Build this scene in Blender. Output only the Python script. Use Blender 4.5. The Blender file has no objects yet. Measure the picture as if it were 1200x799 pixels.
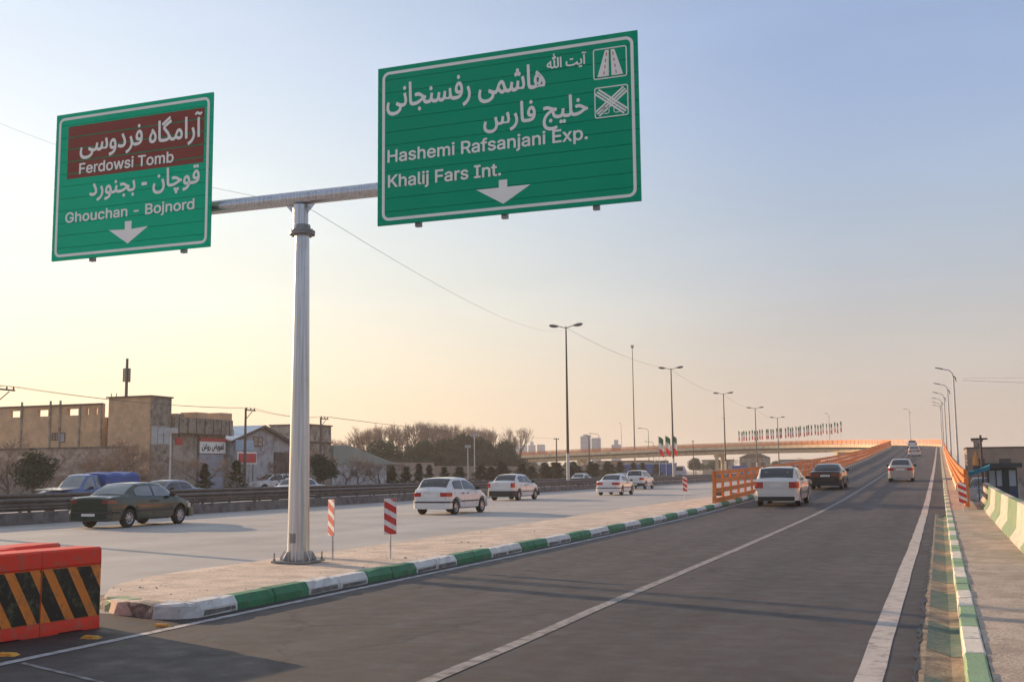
import bpy, math, random
import numpy as np
from mathutils import Matrix, Vector
rad = math.radians
SC = bpy.context.scene
COL = SC.collection

# ------------------------------------------------------------------ camera
cd = bpy.data.cameras.new('camera'); cam = bpy.data.objects.new('camera', cd); COL.objects.link(cam)
cd.sensor_width = 36; cd.lens = 39.0; cd.clip_start = .1; cd.clip_end = 8000
cam.matrix_world = (Matrix.Translation((0, 0, 1.65)) @ Matrix.Rotation(rad(20.464), 4, 'Z')
                    @ Matrix.Rotation(rad(90 + 6.734), 4, 'X') @ Matrix.Rotation(-.010, 4, 'Z'))
SC.camera = cam
SC.render.resolution_x = 1024; SC.render.resolution_y = 681

# ------------------------------------------------------------------ sky and sun
SUN_DIR = Vector((-.922, .385, 0)).normalized()          # horizontal direction towards the sun
SUN_EL = rad(13)
w = bpy.data.worlds.new('World'); SC.world = w; w.use_nodes = True
nt = w.node_tree; nt.nodes.clear(); N = nt.nodes.new; L = nt.links.new
out = N('ShaderNodeOutputWorld'); bg = N('ShaderNodeBackground'); L(bg.outputs[0], out.inputs[0])
sky = N('ShaderNodeTexSky'); sky.sky_type = 'NISHITA'; sky.sun_disc = False
sky.sun_elevation = SUN_EL; sky.sun_rotation = math.atan2(SUN_DIR.x, SUN_DIR.y)
sky.dust_density = 3.0; sky.air_density = 1.0
tc = N('ShaderNodeTexCoord'); sep = N('ShaderNodeSeparateXYZ'); L(tc.outputs['Generated'], sep.inputs[0])

def ramp(stops, src, interp='B_SPLINE'):
    r = N('ShaderNodeValToRGB'); r.color_ramp.interpolation = interp
    e = r.color_ramp.elements
    e[0].position = stops[0][0]; e[0].color = (*stops[0][1], 1)
    e[1].position = stops[-1][0]; e[1].color = (*stops[-1][1], 1)
    for p, c in stops[1:-1]:
        k = e.new(p); k.color = (*c, 1)
    L(src, r.inputs[0]); return r.outputs[0]
# dusty evening air: the sky as it fades into the haze, by height above the horizon, away from and towards the sun
SKY_FAR = [(0, (.58, .47, .40)), (.05, (.60, .51, .45)), (.10, (.57, .535, .50)), (.16, (.47, .525, .59)), (.23, (.40, .505, .655)), (.31, (.34, .46, .70)), (.40, (.28, .39, .63)), (.6, (.32, .40, .57)), (1, (.35, .41, .53))]
SKY_SUN = [(0, (1.15, .84, .50)), (.05, (1.25, .98, .62)), (.10, (1.22, 1.08, .80)), (.16, (1.03, 1.05, .91)), (.23, (.93, 1.0, .97)), (.31, (.79, .90, 1.0)), (.40, (.63, .76, .94)), (.6, (.44, .51, .66)), (1, (.36, .42, .53))]
SKY_FAR = [(p, tuple(v / 1.6 for v in c)) for p, c in SKY_FAR]; SKY_SUN = [(p, tuple(v / 1.6 for v in c)) for p, c in SKY_SUN]
ca = ramp(SKY_FAR, sep.outputs[2]); cb = ramp(SKY_SUN, sep.outputs[2])
hor = N('ShaderNodeVectorMath'); hor.operation = 'MULTIPLY'; hor.inputs[1].default_value = (1, 1, 0); L(tc.outputs['Generated'], hor.inputs[0])
nrm = N('ShaderNodeVectorMath'); nrm.operation = 'NORMALIZE'; L(hor.outputs[0], nrm.inputs[0])
dt = N('ShaderNodeVectorMath'); dt.operation = 'DOT_PRODUCT'; dt.inputs[1].default_value = tuple(SUN_DIR); L(nrm.outputs[0], dt.inputs[0])
mr = N('ShaderNodeMapRange'); mr.interpolation_type = 'SMOOTHSTEP'
mr.inputs[1].default_value = .42; mr.inputs[2].default_value = 1.0; L(dt.outputs['Value'], mr.inputs[0])
mx = N('ShaderNodeMix'); mx.data_type = 'RGBA'; L(mr.outputs[0], mx.inputs[0]); L(ca, mx.inputs[6]); L(cb, mx.inputs[7])
# very faint streaks of thin cloud
cm = N('ShaderNodeMapping'); cm.inputs['Scale'].default_value = (1.6, 1.6, 7); L(tc.outputs['Generated'], cm.inputs[0])
cn = N('ShaderNodeTexNoise'); cn.inputs['Scale'].default_value = 2.2; cn.inputs['Detail'].default_value = 5; L(cm.outputs[0], cn.inputs[0])
cr = N('ShaderNodeMapRange'); cr.inputs[1].default_value = .5; cr.inputs[2].default_value = .85; cr.inputs[3].default_value = 1.0; cr.inputs[4].default_value = 1.10; L(cn.outputs[0], cr.inputs[0])
cv = N('ShaderNodeVectorMath'); cv.operation = 'SCALE'; L(mx.outputs[2], cv.inputs[0]); L(cr.outputs[0], cv.inputs['Scale'])
sc1 = N('ShaderNodeVectorMath'); sc1.operation = 'SCALE'; sc1.inputs['Scale'].default_value = 8.6; L(cv.outputs[0], sc1.inputs[0])
m2 = N('ShaderNodeMix'); m2.data_type = 'RGBA'; m2.inputs[0].default_value = .96
L(sky.outputs[0], m2.inputs[6]); L(sc1.outputs[0], m2.inputs[7])
L(m2.outputs[2], bg.inputs[0]); bg.inputs[1].default_value = .12

sl = bpy.data.lights.new('sun', 'SUN'); so = bpy.data.objects.new('sun', sl); COL.objects.link(so)
sl.energy = 4.4; sl.angle = rad(.5); sl.color = (1, .70, .43)
sd = Vector((SUN_DIR.x * math.cos(SUN_EL), SUN_DIR.y * math.cos(SUN_EL), math.sin(SUN_EL)))
so.rotation_euler = sd.to_track_quat('Z', 'Y').to_euler(); so.location = (-40, 40, 60)
SC.view_settings.view_transform = 'Standard'; SC.view_settings.look = 'None'
SC.view_settings.exposure = .67; SC.view_settings.gamma = 1
SC.cycles.max_bounces = 6; SC.cycles.volume_bounces = 0; SC.cycles.transparent_max_bounces = 12

# ------------------------------------------------------------------ materials
MATS = {}
def mat(name, col, rough=.8, metal=0, var=.12, scale=2.0, dirt=None, bump=0, bscale=40, stretch=None, coat=0, spec=None, ior=None, emit=None, fine=0):
    if name in MATS: return MATS[name]
    m = bpy.data.materials.new(name); m.use_nodes = True; MATS[name] = m
    t = m.node_tree; n = t.nodes.new; l = t.links.new
    b = t.nodes['Principled BSDF']
    b.inputs['Roughness'].default_value = rough; b.inputs['Metallic'].default_value = metal
    b.inputs['Coat Weight'].default_value = coat; b.inputs['Coat Roughness'].default_value = .06
    if spec is not None: b.inputs['Specular IOR Level'].default_value = spec
    if ior: b.inputs['IOR'].default_value = ior
    g = n('ShaderNodeNewGeometry'); src = g.outputs['Position']
    if stretch:
        mp = n('ShaderNodeMapping'); mp.inputs['Scale'].default_value = stretch; l(src, mp.inputs[0]); src2 = mp.outputs[0]
    else: src2 = src
    no = n('ShaderNodeTexNoise'); no.inputs['Scale'].default_value = scale; no.inputs['Detail'].default_value = 6; l(src2, no.inputs[0])
    r = n('ShaderNodeMapRange'); r.inputs[1].default_value = .3; r.inputs[2].default_value = .7
    r.inputs[3].default_value = 1 - var; r.inputs[4].default_value = 1 + var; l(no.outputs[0], r.inputs[0])
    v = n('ShaderNodeVectorMath'); v.operation = 'SCALE'; v.inputs[0].default_value = col; l(r.outputs[0], v.inputs['Scale'])
    c = v.outputs[0]
    if fine:
        nf = n('ShaderNodeTexNoise'); nf.inputs['Scale'].default_value = bscale; nf.inputs['Detail'].default_value = 3; l(src, nf.inputs[0])
        rf = n('ShaderNodeMapRange'); rf.inputs[1].default_value = .3; rf.inputs[2].default_value = .7
        rf.inputs[3].default_value = 1 - fine; rf.inputs[4].default_value = 1 + fine; l(nf.outputs[0], rf.inputs[0])
        v2 = n('ShaderNodeVectorMath'); v2.operation = 'SCALE'; l(c, v2.inputs[0]); l(rf.outputs[0], v2.inputs['Scale']); c = v2.outputs[0]
    if dirt:
        dc, amt, ds = dirt
        dn = n('ShaderNodeTexNoise'); dn.inputs['Scale'].default_value = ds; dn.inputs['Detail'].default_value = 8; dn.inputs['Roughness'].default_value = .65; l(src, dn.inputs[0])
        dr = n('ShaderNodeMapRange'); dr.inputs[1].default_value = .62 - amt * .35; dr.inputs[2].default_value = .72 - amt * .2; l(dn.outputs[0], dr.inputs[0])
        x = n('ShaderNodeMix'); x.data_type = 'RGBA'; l(dr.outputs[0], x.inputs[0]); l(c, x.inputs[6]); x.inputs[7].default_value = (*dc, 1); c = x.outputs[2]
    l(c, b.inputs['Base Color'])
    if bump:
        bn = n('ShaderNodeTexNoise'); bn.inputs['Scale'].default_value = bscale; bn.inputs['Detail'].default_value = 4; l(src, bn.inputs[0])
        bb = n('ShaderNodeBump'); bb.inputs['Strength'].default_value = bump; bb.inputs['Distance'].default_value = .02; l(bn.outputs[0], bb.inputs['Height']); l(bb.outputs[0], b.inputs['Normal'])
    if emit:
        b.inputs['Emission Color'].default_value = (*emit[0], 1); b.inputs['Emission Strength'].default_value = emit[1]
    return m

def asphalt(name, base, tint, track, cracks=True):
    m = bpy.data.materials.new(name); m.use_nodes = True; t = m.node_tree; n = t.nodes.new; l = t.links.new
    b = t.nodes['Principled BSDF']; g = n('ShaderNodeNewGeometry'); P = g.outputs['Position']
    def noise(scale, det=5, stretch=None, rough=.55):
        s = P
        if stretch:
            mp = n('ShaderNodeMapping'); mp.inputs['Scale'].default_value = stretch; l(P, mp.inputs[0]); s = mp.outputs[0]
        x = n('ShaderNodeTexNoise'); x.inputs['Scale'].default_value = scale; x.inputs['Detail'].default_value = det; x.inputs['Roughness'].default_value = rough; l(s, x.inputs[0]); return x.outputs[0]
    def rng(s, a, bb, c, d):
        r = n('ShaderNodeMapRange'); r.inputs[1].default_value = a; r.inputs[2].default_value = bb; r.inputs[3].default_value = c; r.inputs[4].default_value = d; l(s, r.inputs[0]); return r.outputs[0]
    def mul(a, s):
        v = n('ShaderNodeVectorMath'); v.operation = 'SCALE'
        if isinstance(a, tuple): v.inputs[0].default_value = a
        else: l(a, v.inputs[0])
        l(s, v.inputs['Scale']); return v.outputs[0]
    c = mul(base, rng(noise(.35, 6), .3, .7, .84, 1.14))                  # broad patches
    c = mul(c, rng(noise(track[0], 5, (1, .035, 1)), .3, .7, 1 - track[1], 1 + track[1]))   # wheel tracks run along the road
    c = mul(c, rng(noise(95, 3), .32, .68, .68, 1.34))                     # aggregate
    c = mul(c, rng(noise(190, 2), .45, .72, .93, 1.22))                     # pale chips
    st = rng(noise(1.3, 8, (1, .5, 1), .7), .55, .68, 0, .75)              # stains
    x = n('ShaderNodeMix'); x.data_type = 'RGBA'; l(st, x.inputs[0]); l(c, x.inputs[6]); x.inputs[7].default_value = (*tint, 1); c = x.outputs[2]
    if cracks:
        wn = n('ShaderNodeTexNoise'); wn.inputs['Scale'].default_value = 1.2; wn.inputs['Detail'].default_value = 4; l(P, wn.inputs[0])
        va = n('ShaderNodeVectorMath'); va.operation = 'ADD'; l(P, va.inputs[0]); l(wn.outputs['Color'], va.inputs[1])
        vo = n('ShaderNodeTexVoronoi'); vo.feature = 'DISTANCE_TO_EDGE'; vo.inputs['Scale'].default_value = .33; l(va.outputs[0], vo.inputs['Vector'])
        ck = rng(vo.outputs['Distance'], .0, .014, .5, 1.0); gate = rng(noise(.22, 2), .46, .56, 0, 1)
        y = n('ShaderNodeMix'); y.data_type = 'FLOAT'; l(gate, y.inputs[0]); y.inputs[2].default_value = 1; l(ck, y.inputs[3])
        c = mul(c, y.outputs[0])
    l(c, b.inputs['Base Color'])
    l(rng(noise(3, 4), .3, .7, .55, .78), b.inputs['Roughness']); b.inputs['Specular IOR Level'].default_value = .22
    bb = n('ShaderNodeBump'); bb.inputs['Strength'].default_value = .35; bb.inputs['Distance'].default_value = .006; l(noise(85, 3), bb.inputs['Height']); l(bb.outputs[0], b.inputs['Normal'])
    return m

M = dict(
    ramp_asphalt=asphalt('ramp_asphalt', (.074, .062, .055), (.044, .040, .037), (1.1, .24)),
    highway_asphalt=asphalt('highway_asphalt', (.41, .38, .345), (.36, .33, .30), (.6, .08), False),
    ground=mat('dry_ground', (.36, .29, .225), .95, var=.25, scale=.4, dirt=((.25, .20, .155), .45, .8), bump=.4, bscale=12),
    island=mat('island_concrete', (.58, .46, .36), .92, var=.2, scale=1.5, dirt=((.42, .33, .26), .4, 2.2), bump=.3, bscale=25, fine=.25),
    sidewalk=mat('sidewalk_concrete', (.43, .34, .26), .92, var=.22, scale=1.2, dirt=((.31, .24, .18), .45, 2.6), bump=.5, bscale=30, fine=.15),
    gutter=mat('gutter_concrete', (.33, .25, .165), .9, var=.25, scale=3, dirt=((.17, .125, .085), .55, 4), bump=.4, bscale=30, fine=.15),
    gutter_green=mat('gutter_green_paint', (.095, .145, .11), .85, var=.2, scale=4, dirt=((.20, .17, .12), .42, 5), bump=.3, bscale=30),
    kerb_white=mat('kerb_white_paint', (.66, .64, .60), .7, var=.08, scale=3, dirt=((.42, .38, .34), .2, 6), bump=.25, bscale=30, fine=.06),
    kerb_green=mat('kerb_green_paint', (.03, .19, .08), .6, var=.15, scale=3, dirt=((.10, .17, .10), .3, 6), bump=.2, bscale=30, fine=.08),
    kerb_green_pale=mat('kerb_pale_green_paint', (.24, .37, .19), .65, var=.12, scale=3, dirt=((.24, .27, .17), .35, 6), bump=.25, bscale=30, fine=.08),
    kerb_cream=mat('kerb_cream_paint', (.70, .63, .52), .7, var=.08, scale=3, dirt=((.42, .35, .27), .3, 6), bump=.25, bscale=30, fine=.08),
    jersey_cream=mat('faded_cream_barrier_paint', (.52, .46, .37), .8, var=.1, scale=2, dirt=((.34, .29, .23), .38, 4), bump=.25, bscale=25, fine=.08),
    jersey_green=mat('faded_green_barrier_paint', (.17, .25, .14), .8, var=.12, scale=2, dirt=((.24, .26, .18), .38, 4), bump=.25, bscale=25, fine=.08),
    kerb_grime=mat('kerb_bare_grimy_face', (.17, .16, .15), .9, var=.25, scale=5, dirt=((.36, .34, .31), .35, 9)),
    raw_concrete=mat('raw_concrete', (.29, .26, .225), .93, var=.25, scale=4, dirt=((.15, .12, .10), .5, 7), bump=.7, bscale=18, fine=.2),
    line=mat('road_line_paint', (.46, .44, .42), .7, var=.12, scale=2, dirt=((.20, .18, .17), .42, 7), bump=.1, bscale=60, fine=.12),
    line_worn=mat('worn_line_paint', (.30, .275, .26), .75, var=.15, scale=2, dirt=((.13, .115, .108), .5, 6), fine=.15, bscale=60),
    line_bright=mat('edge_line_paint', (.48, .42, .37), .7, var=.1, scale=2, dirt=((.25, .21, .19), .32, 6), fine=.1, bscale=60),
    deck=mat('deck_concrete', (.78, .58, .36), .9, var=.12, scale=.6, dirt=((.50, .39, .28), .3, .9), fine=.05, bscale=8),
    deck_dark=mat('deck_painted_shade', (.16, .14, .12), .9, var=.12, scale=.6),  # shade in the recess below the edge beam, painted as a dark colour
    grey_concrete=mat('grey_concrete', (.17, .155, .145), .9, var=.2, scale=1.2, dirt=((.09, .08, .075), .45, 2), bump=.3, bscale=20, fine=.1),
    steel=mat('galvanised_steel', (.56, .565, .58), .3, metal=.85, var=.26, scale=5, dirt=((.50, .48, .45), .14, 6), stretch=(7, 7, .10), bump=.05, bscale=30),  # vertical streaks paint sheen bands into the steel colour
    steel_dull=mat('dull_zinc_steel', (.30, .29, .28), .5, metal=.6, var=.2, scale=5),
    rail_steel=mat('weathered_guard_rail', (.12, .108, .10), .5, metal=.3, var=.25, scale=1.5, dirt=((.08, .06, .05), .4, 3)),
    pole_dark=mat('dark_lamp_steel', (.075, .07, .065), .5, metal=.4, var=.15, scale=2),
    pole_light=mat('pale_lamp_paint', (.62, .60, .57), .5, var=.1, scale=2, dirt=((.42, .38, .34), .3, 2)),
    lamp_head=mat('lamp_head_grey', (.16, .155, .15), .4, metal=.3, var=.1),
    orange_rail=mat('orange_rail_paint', (.80, .22, .03), .55, var=.14, scale=1.5, dirt=((.50, .16, .05), .35, 3), bump=.1, bscale=30),
    sign_green=mat('sign_green_sheet', (.002, .37, .20), .45, var=.04, scale=1.2, spec=.08),
    sign_green_light=mat('sign_bright_green_sheet', (.002, .50, .27), .45, var=.04, scale=1.2, spec=.08),
    sign_brown=mat('sign_brown_sheet', (.27, .075, .058), .45, var=.08, scale=1.5, spec=.1),
    sign_white=mat('sign_white_sheet', (.92, .91, .83), .45, var=.04, scale=2),
    sign_back=mat('sign_joint_dark', (.003, .13, .07), .6, var=.1),
    red=mat('marker_red', (.60, .035, .03), .5, var=.1, scale=3, dirt=((.45, .10, .08), .25, 12)),
    white=mat('marker_white', (.78, .74, .70), .5, var=.08, scale=3, dirt=((.5, .44, .40), .3, 12)),
    barrier_red=mat('barrier_red_plastic', (.84, .058, .030), .5, var=.09, scale=2, spec=.2, dirt=((.55, .13, .085), .34, 11), bump=.08, bscale=14),
    barrier_orange=mat('barrier_orange_band', (.82, .24, .03), .5, var=.1, scale=3, dirt=((.5, .18, .06), .35, 12)),
    barrier_black=mat('barrier_black_band', (.014, .014, .012), .4, var=.2, scale=6, dirt=((.09, .10, .05), .30, 9)),
    yellow=mat('stud_yellow', (.70, .33, .02), .55, var=.15, scale=10, dirt=((.30, .17, .05), .5, 30)),
    brick=mat('ochre_brick', (.62, .41, .24), .95, var=.16, scale=.9, dirt=((.50, .335, .21), .35, 1.4), fine=.12, bscale=9),
    brick_dark=mat('grey_brick', (.34, .285, .225), .95, var=.18, scale=.9, dirt=((.13, .11, .095), .45, 1.6), fine=.12, bscale=9),
    plaster=mat('dirty_plaster', (.45, .38, .31), .95, var=.15, scale=.7, dirt=((.22, .17, .14), .5, 1.1), fine=.1, bscale=7),
    stone=mat('rubble_stone', (.40, .34, .28), .95, var=.3, scale=2.5, dirt=((.14, .115, .1), .5, 2.5)),
    pale_wall=mat('pale_grey_wall', (.50, .485, .49), .9, var=.14, scale=.7, dirt=((.27, .25, .26), .45, 1.2)),
    green_roof=mat('grey_green_sheet', (.27, .30, .27), .7, var=.1, scale=.6),
    beige=mat('beige_wall', (.42, .34, .26), .92, var=.1, scale=.6),
    blue_roof=mat('blue_sheet_roof', (.36, .50, .62), .55, var=.1, scale=.7),
    brown_trim=mat('brown_trim', (.11, .075, .06), .8),
    shutter=mat('grey_blue_shutter', (.36, .38, .45), .6, var=.1, scale=1),
    dark_opening=mat('dark_opening', (.045, .042, .045), .6),
    window_pale=mat('pale_curtained_glass', (.42, .47, .48), .3, var=.12, scale=1.5),
    red_sign=mat('red_sign_board', (.58, .045, .05), .6),
    ink=mat('sign_black_ink', (.02, .02, .03), .6),
    far_blue=mat('far_tower_blue', (.02, .16, .38), .6, var=.06, scale=.05),
    far_glass=mat('far_tower_glass', (.01, .09, .22), .3, var=.08, scale=.05),
    far_pale=mat('far_pale_wall', (.45, .45, .45), .8),
    right_wall=mat('dusty_brown_wall', (.34, .245, .185), .95, var=.12, scale=.5, dirt=((.26, .205, .17), .4, .8)),
    kiosk_roof=mat('kiosk_dark_roof', (.035, .045, .05), .6),
    kiosk_blue=mat('kiosk_blue_panel', (.05, .075, .13), .6, var=.1),
    awning=mat('turquoise_awning', (.05, .32, .44), .7, var=.12, scale=3, bump=.3, bscale=5),
    banner_yellow=mat('ochre_cloth', (.66, .42, .18), .8),
    bark=mat('grey_bark', (.13, .10, .08), .95, var=.2, scale=4),
    twig=mat('brown_twigs', (.26, .185, .145), .95, var=.25, scale=.8),
    twig_pale=mat('pale_twigs', (.30, .215, .17), .95, var=.2, scale=.5),
    needle=mat('conifer_needles', (.038, .058, .03), .9, var=.4, scale=1.5),
    needle_dark=mat('evergreen_leaves', (.036, .062, .032), .9, var=.45, scale=.7),
    flag_green=mat('flag_green', (.02, .22, .09), .8), flag_white=mat('flag_white', (.72, .70, .68), .8), flag_red=mat('flag_red', (.75, .04, .05), .8),
    blue_sheet=mat('blue_tarpaulin', (.035, .10, .33), .6, var=.15, scale=2),
    tyre=mat('tyre_rubber', (.018, .017, .017), .8, var=.1), rim=mat('wheel_silver', (.42, .42, .43), .3, metal=.7, var=.08),
    glass=mat('car_window_glass', (.03, .034, .036), .05, var=.05, ior=1.75), glass_pale=mat('car_glass_painted_reflection', (.16, .18, .175), .06, var=.25, scale=2, ior=2.1),  # glass_pale: bright sky reflection put into a paler base colour
    trim=mat('black_trim', (.022, .021, .021), .55, var=.1), tail_dim=mat('tail_lamp_dim', (.20, .05, .045), .15, var=.2, coat=.6), tail=mat('tail_lamp_red', (.42, .018, .02), .18, var=.1, coat=.5),
    head=mat('headlamp_glass', (.55, .55, .52), .12, coat=.5, metal=.2), plate=mat('number_plate', (.72, .72, .68), .4, var=.03),
    wire=mat('cable_black', (.05, .045, .045), .7),
)

for k_ in ('flag_green', 'flag_white', 'flag_red', 'awning', 'banner_yellow'):      # thin cloth lets the low sun through
    t = M[k_].node_tree; pb = t.nodes['Principled BSDF']; tr = t.nodes.new('ShaderNodeBsdfTranslucent'); mxs = t.nodes.new('ShaderNodeMixShader'); mxs.inputs[0].default_value = .5
    t.links.new(pb.inputs['Base Color'].links[0].from_socket, tr.inputs[0]); t.links.new(pb.outputs[0], mxs.inputs[1]); t.links.new(tr.outputs[0], mxs.inputs[2])
    t.links.new(mxs.outputs[0], t.nodes['Material Output'].inputs[0])
# ------------------------------------------------------------------ mesh helper
class MB:
    def __init__(s): s.v = []; s.f = []; s.m = []
    def add(s, vs, fs, mi=0):
        o = len(s.v); s.v += [tuple(p) for p in vs]
        for f in fs: s.f.append(tuple(i + o for i in f)); s.m.append(mi)
        return s
    def box(s, x0, x1, y0, y1, z0, z1, mi=0):
        return s.add([(x, y, z) for z in (z0, z1) for y in (y0, y1) for x in (x0, x1)],
                     [(0, 2, 3, 1), (4, 5, 7, 6), (0, 1, 5, 4), (2, 6, 7, 3), (0, 4, 6, 2), (1, 3, 7, 5)], mi)
    def prism(s, poly, a, b, axis=2, mi=0):
        # poly: 2d points; extruded from a to b along axis (0: poly=(y,z), 1: poly=(x,z), 2: poly=(x,y))
        n = len(poly)
        def pt(p, h): return (h, p[0], p[1]) if axis == 0 else (p[0], h, p[1]) if axis == 1 else (p[0], p[1], h)
        vs = [pt(p, a) for p in poly] + [pt(p, b) for p in poly]
        fs = [tuple(range(n - 1, -1, -1)), tuple(range(n, 2 * n))] + [(i, (i + 1) % n, n + (i + 1) % n, n + i) for i in range(n)]
        return s.add(vs, fs, mi)
    def tube(s, pts, rs, n=8, mi=0, cap=True):
        pts = [Vector(p) for p in pts]
        if not hasattr(rs, '__len__'): rs = [rs] * len(pts)
        o = len(s.v); ref = None
        for i, p in enumerate(pts):
            d = (pts[min(i + 1, len(pts) - 1)] - pts[max(i - 1, 0)]).normalized()
            if ref is None: ref = d.orthogonal().normalized()
            ref = (ref - d * ref.dot(d)).normalized(); u = d.cross(ref)
            for k in range(n):
                a = 2 * math.pi * k / n; q = p + (ref * math.cos(a) + u * math.sin(a)) * rs[i]; s.v.append(tuple(q))
        for i in range(len(pts) - 1):
            for k in range(n):
                a = o + i * n + k; b = o + i * n + (k + 1) % n
                s.f.append((a, b, b + n, a + n)); s.m.append(mi)
        if cap:
            s.f.append(tuple(o + k for k in range(n - 1, -1, -1))); s.m.append(mi)
            e = o + (len(pts) - 1) * n; s.f.append(tuple(e + k for k in range(n))); s.m.append(mi)
        return s
    def bar(s, a, b, w, h, mi=0, up=(0, 0, 1)):
        a = Vector(a); b = Vector(b); d = (b - a).normalized(); u = Vector(up); r = d.cross(u).normalized(); u = r.cross(d)
        vs = [p + r * x * w / 2 + u * z * h / 2 for p in (a, b) for x, z in ((-1, -1), (1, -1), (1, 1), (-1, 1))]
        return s.add(vs, [(3, 2, 1, 0), (4, 5, 6, 7), (0, 1, 5, 4), (1, 2, 6, 5), (2, 3, 7, 6), (3, 0, 4, 7)], mi)
    def lathe(s, prof, n=16, axis='x', c=(0, 0, 0), mi=0):
        o = len(s.v)
        for h, r in prof:
            for k in range(n):
                a = 2 * math.pi * k / n; u, q = r * math.cos(a), r * math.sin(a)
                s.v.append((c[0] + h, c[1] + u, c[2] + q) if axis == 'x' else (c[0] + u, c[1] + q, c[2] + h))
        for i in range(len(prof) - 1):
            for k in range(n):
                a = o + i * n + k; b = o + i * n + (k + 1) % n; s.f.append((a, b, b + n, a + n)); s.m.append(mi)
        return s
    def ribbon(s, rows, mi=0, close=False):
        # rows: list of cross-sections with equal point count
        o = len(s.v); k = len(rows[0])
        for r in rows: s.v += [tuple(p) for p in r]
        for i in range(len(rows) - 1):
            for j in range(k - 1):
                a = o + i * k + j; s.f.append((a, a + 1, a + k + 1, a + k)); s.m.append(mi[j] if isinstance(mi, (list, tuple)) else mi)
        return s
    def mesh(s, name, mats, smooth=None):
        me = bpy.data.meshes.new(name); me.from_pydata(s.v, [], s.f)
        for m in (mats if isinstance(mats, (list, tuple)) else [mats]): me.materials.append(M[m] if isinstance(m, str) else m)
        if any(s.m): me.polygons.foreach_set('material_index', s.m)
        if smooth is not None:
            me.shade_smooth(); me.set_sharp_from_angle(angle=rad(smooth))
        me.update(); return me
    def build(s, name, mats, parent=None, smooth=None, label=None, kind=None):
        return link(name, s.mesh(name, mats, smooth), parent, label, kind)

def link(name, me, parent=None, label=None, kind=None, loc=(0, 0, 0), rot=(0, 0, 0)):
    o = bpy.data.objects.new(name, me); COL.objects.link(o); o.parent = parent; o.location = loc; o.rotation_euler = rot
    if label: o['label'] = label
    if kind: o['kind'] = kind
    return o
def thing(name, label, cat, loc=(0, 0, 0), rz=0, group=None):
    o = bpy.data.objects.new(name, None); COL.objects.link(o); o.empty_display_size = .3
    o.location = loc; o.rotation_euler = (0, 0, rz); o['label'] = label; o['category'] = cat
    if group: o['group'] = group
    return o
def tag(o, label, cat, group=None):
    o['label'] = label; o['category'] = cat
    if group: o['group'] = group
    return o
def dup(root, loc, rz, label=None, scale=None):
    r = root.copy(); COL.objects.link(r); r.location = loc; r.rotation_euler = (0, 0, rz)
    if label: r['label'] = label
    if scale: r.scale = scale
    for ch in list(root.children):
        c = ch.copy(); COL.objects.link(c); c.parent = r
        for g in list(ch.children):
            d = g.copy(); COL.objects.link(d); d.parent = c
    return r

# ------------------------------------------------------------------ road geometry
_k = [(-20, 0), (30, 0), (45, .12), (62, .42), (100, 1.25), (144, 2.45), (200, 4.3), (250, 6.0), (280, 6.95), (300, 7.4), (322, 7.55), (344, 7.35), (382, 6.3), (430, 4.9), (520, 2.6)]
_ks = np.array([a for a, b in _k]); _kz = np.array([b for a, b in _k])
_tt = np.arange(-20, 521, 1.0); _zz = np.interp(_tt, _ks, _kz)
_w = np.ones(17) / 17; _pad = np.concatenate([np.full(8, _zz[0]), _zz, np.full(8, _zz[-1])]); _zz = np.convolve(_pad, _w, 'valid')
def zr(s): return float(np.interp(s, _tt, _zz))
def xL(y): return -8.05 + .003 * max(0, y - 30)
def xR(y): return .18 + .008 * (y - 9.5)
S1 = 250.; R0 = 60.; XC = (xL(S1) + xR(S1)) / 2; HW = (xR(S1) - xL(S1)) / 2; CX = XC - R0; S2 = S1 + R0 * math.pi / 2
def edge(s, side, off=0.):
    """point on the left (-1) or right (+1) kerb face at path length s, moved outwards by off"""
    if s <= S1:
        x = xL(s) - off if side < 0 else xR(s) + off
        return (x, s)
    r = R0 + side * (HW + off)
    if s <= S2:
        a = (s - S1) / R0; return (CX + r * math.cos(a), S1 + r * math.sin(a))
    return (CX - (s - S2), S1 + r)
def srange(a, b, st): return list(np.arange(a, b, st)) + [b]

# ground
g = MB(); XS = [-3000, -400, -60, 2.15, 2.35, 60, 400, 3000]; YS = [-3000, -200, 0, 200, 600, 3000]; zx = [-.03, -.03, -.03, -.03, -.5, -.5, -.5, -.5]
g.ribbon([[(x, y, z) for x, z in zip(XS, zx)] for y in YS]).build('ground', 'ground', kind='structure')
# left highway
hw = MB(); hw.ribbon([[(x, y, 0) for x in (-29.7, -26, -22, -18, -14, -10.3, -7.9)] for y in srange(-20, 12, 4)])
hw.ribbon([[(x, y, 0) for x in (-29.7, -26, -22, -18, -14, -10.3)] for y in srange(12, 640, 20)])
hw.build('highway', 'highway_asphalt', kind='structure')
oh = MB(); oh.ribbon([[(x, y, 0) for x in (-45.5, -40, -32.4)] for y in srange(-20, 640, 20)]); oh.build('opposite_carriageway', 'highway_asphalt', kind='structure')
ms = MB(); ms.box(-32.4, -29.7, -20, 640, -.02, .10); ms.build('median_strip', 'grey_concrete', kind='structure')
op = MB(); op.box(-48.5, -45.5, -20, 640, -.02, .16); op.build('pavement', 'raw_concrete', kind='structure')

# ramp road with bridge deck
rd = MB(); rows = []
for s in srange(-20, 500, 2.5):
    l_, r_ = edge(s, -1), edge(s, 1, -.345 if s < 40 else 0); z = zr(s) + .004
    rows.append([(l_[0] + (r_[0] - l_[0]) * t, l_[1] + (r_[1] - l_[1]) * t, z) for t in (0, .25, .5, .75, 1)])
rd.ribbon(rows); road = rd.build('ramp_road', 'ramp_asphalt', kind='structure', smooth=30)
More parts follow.
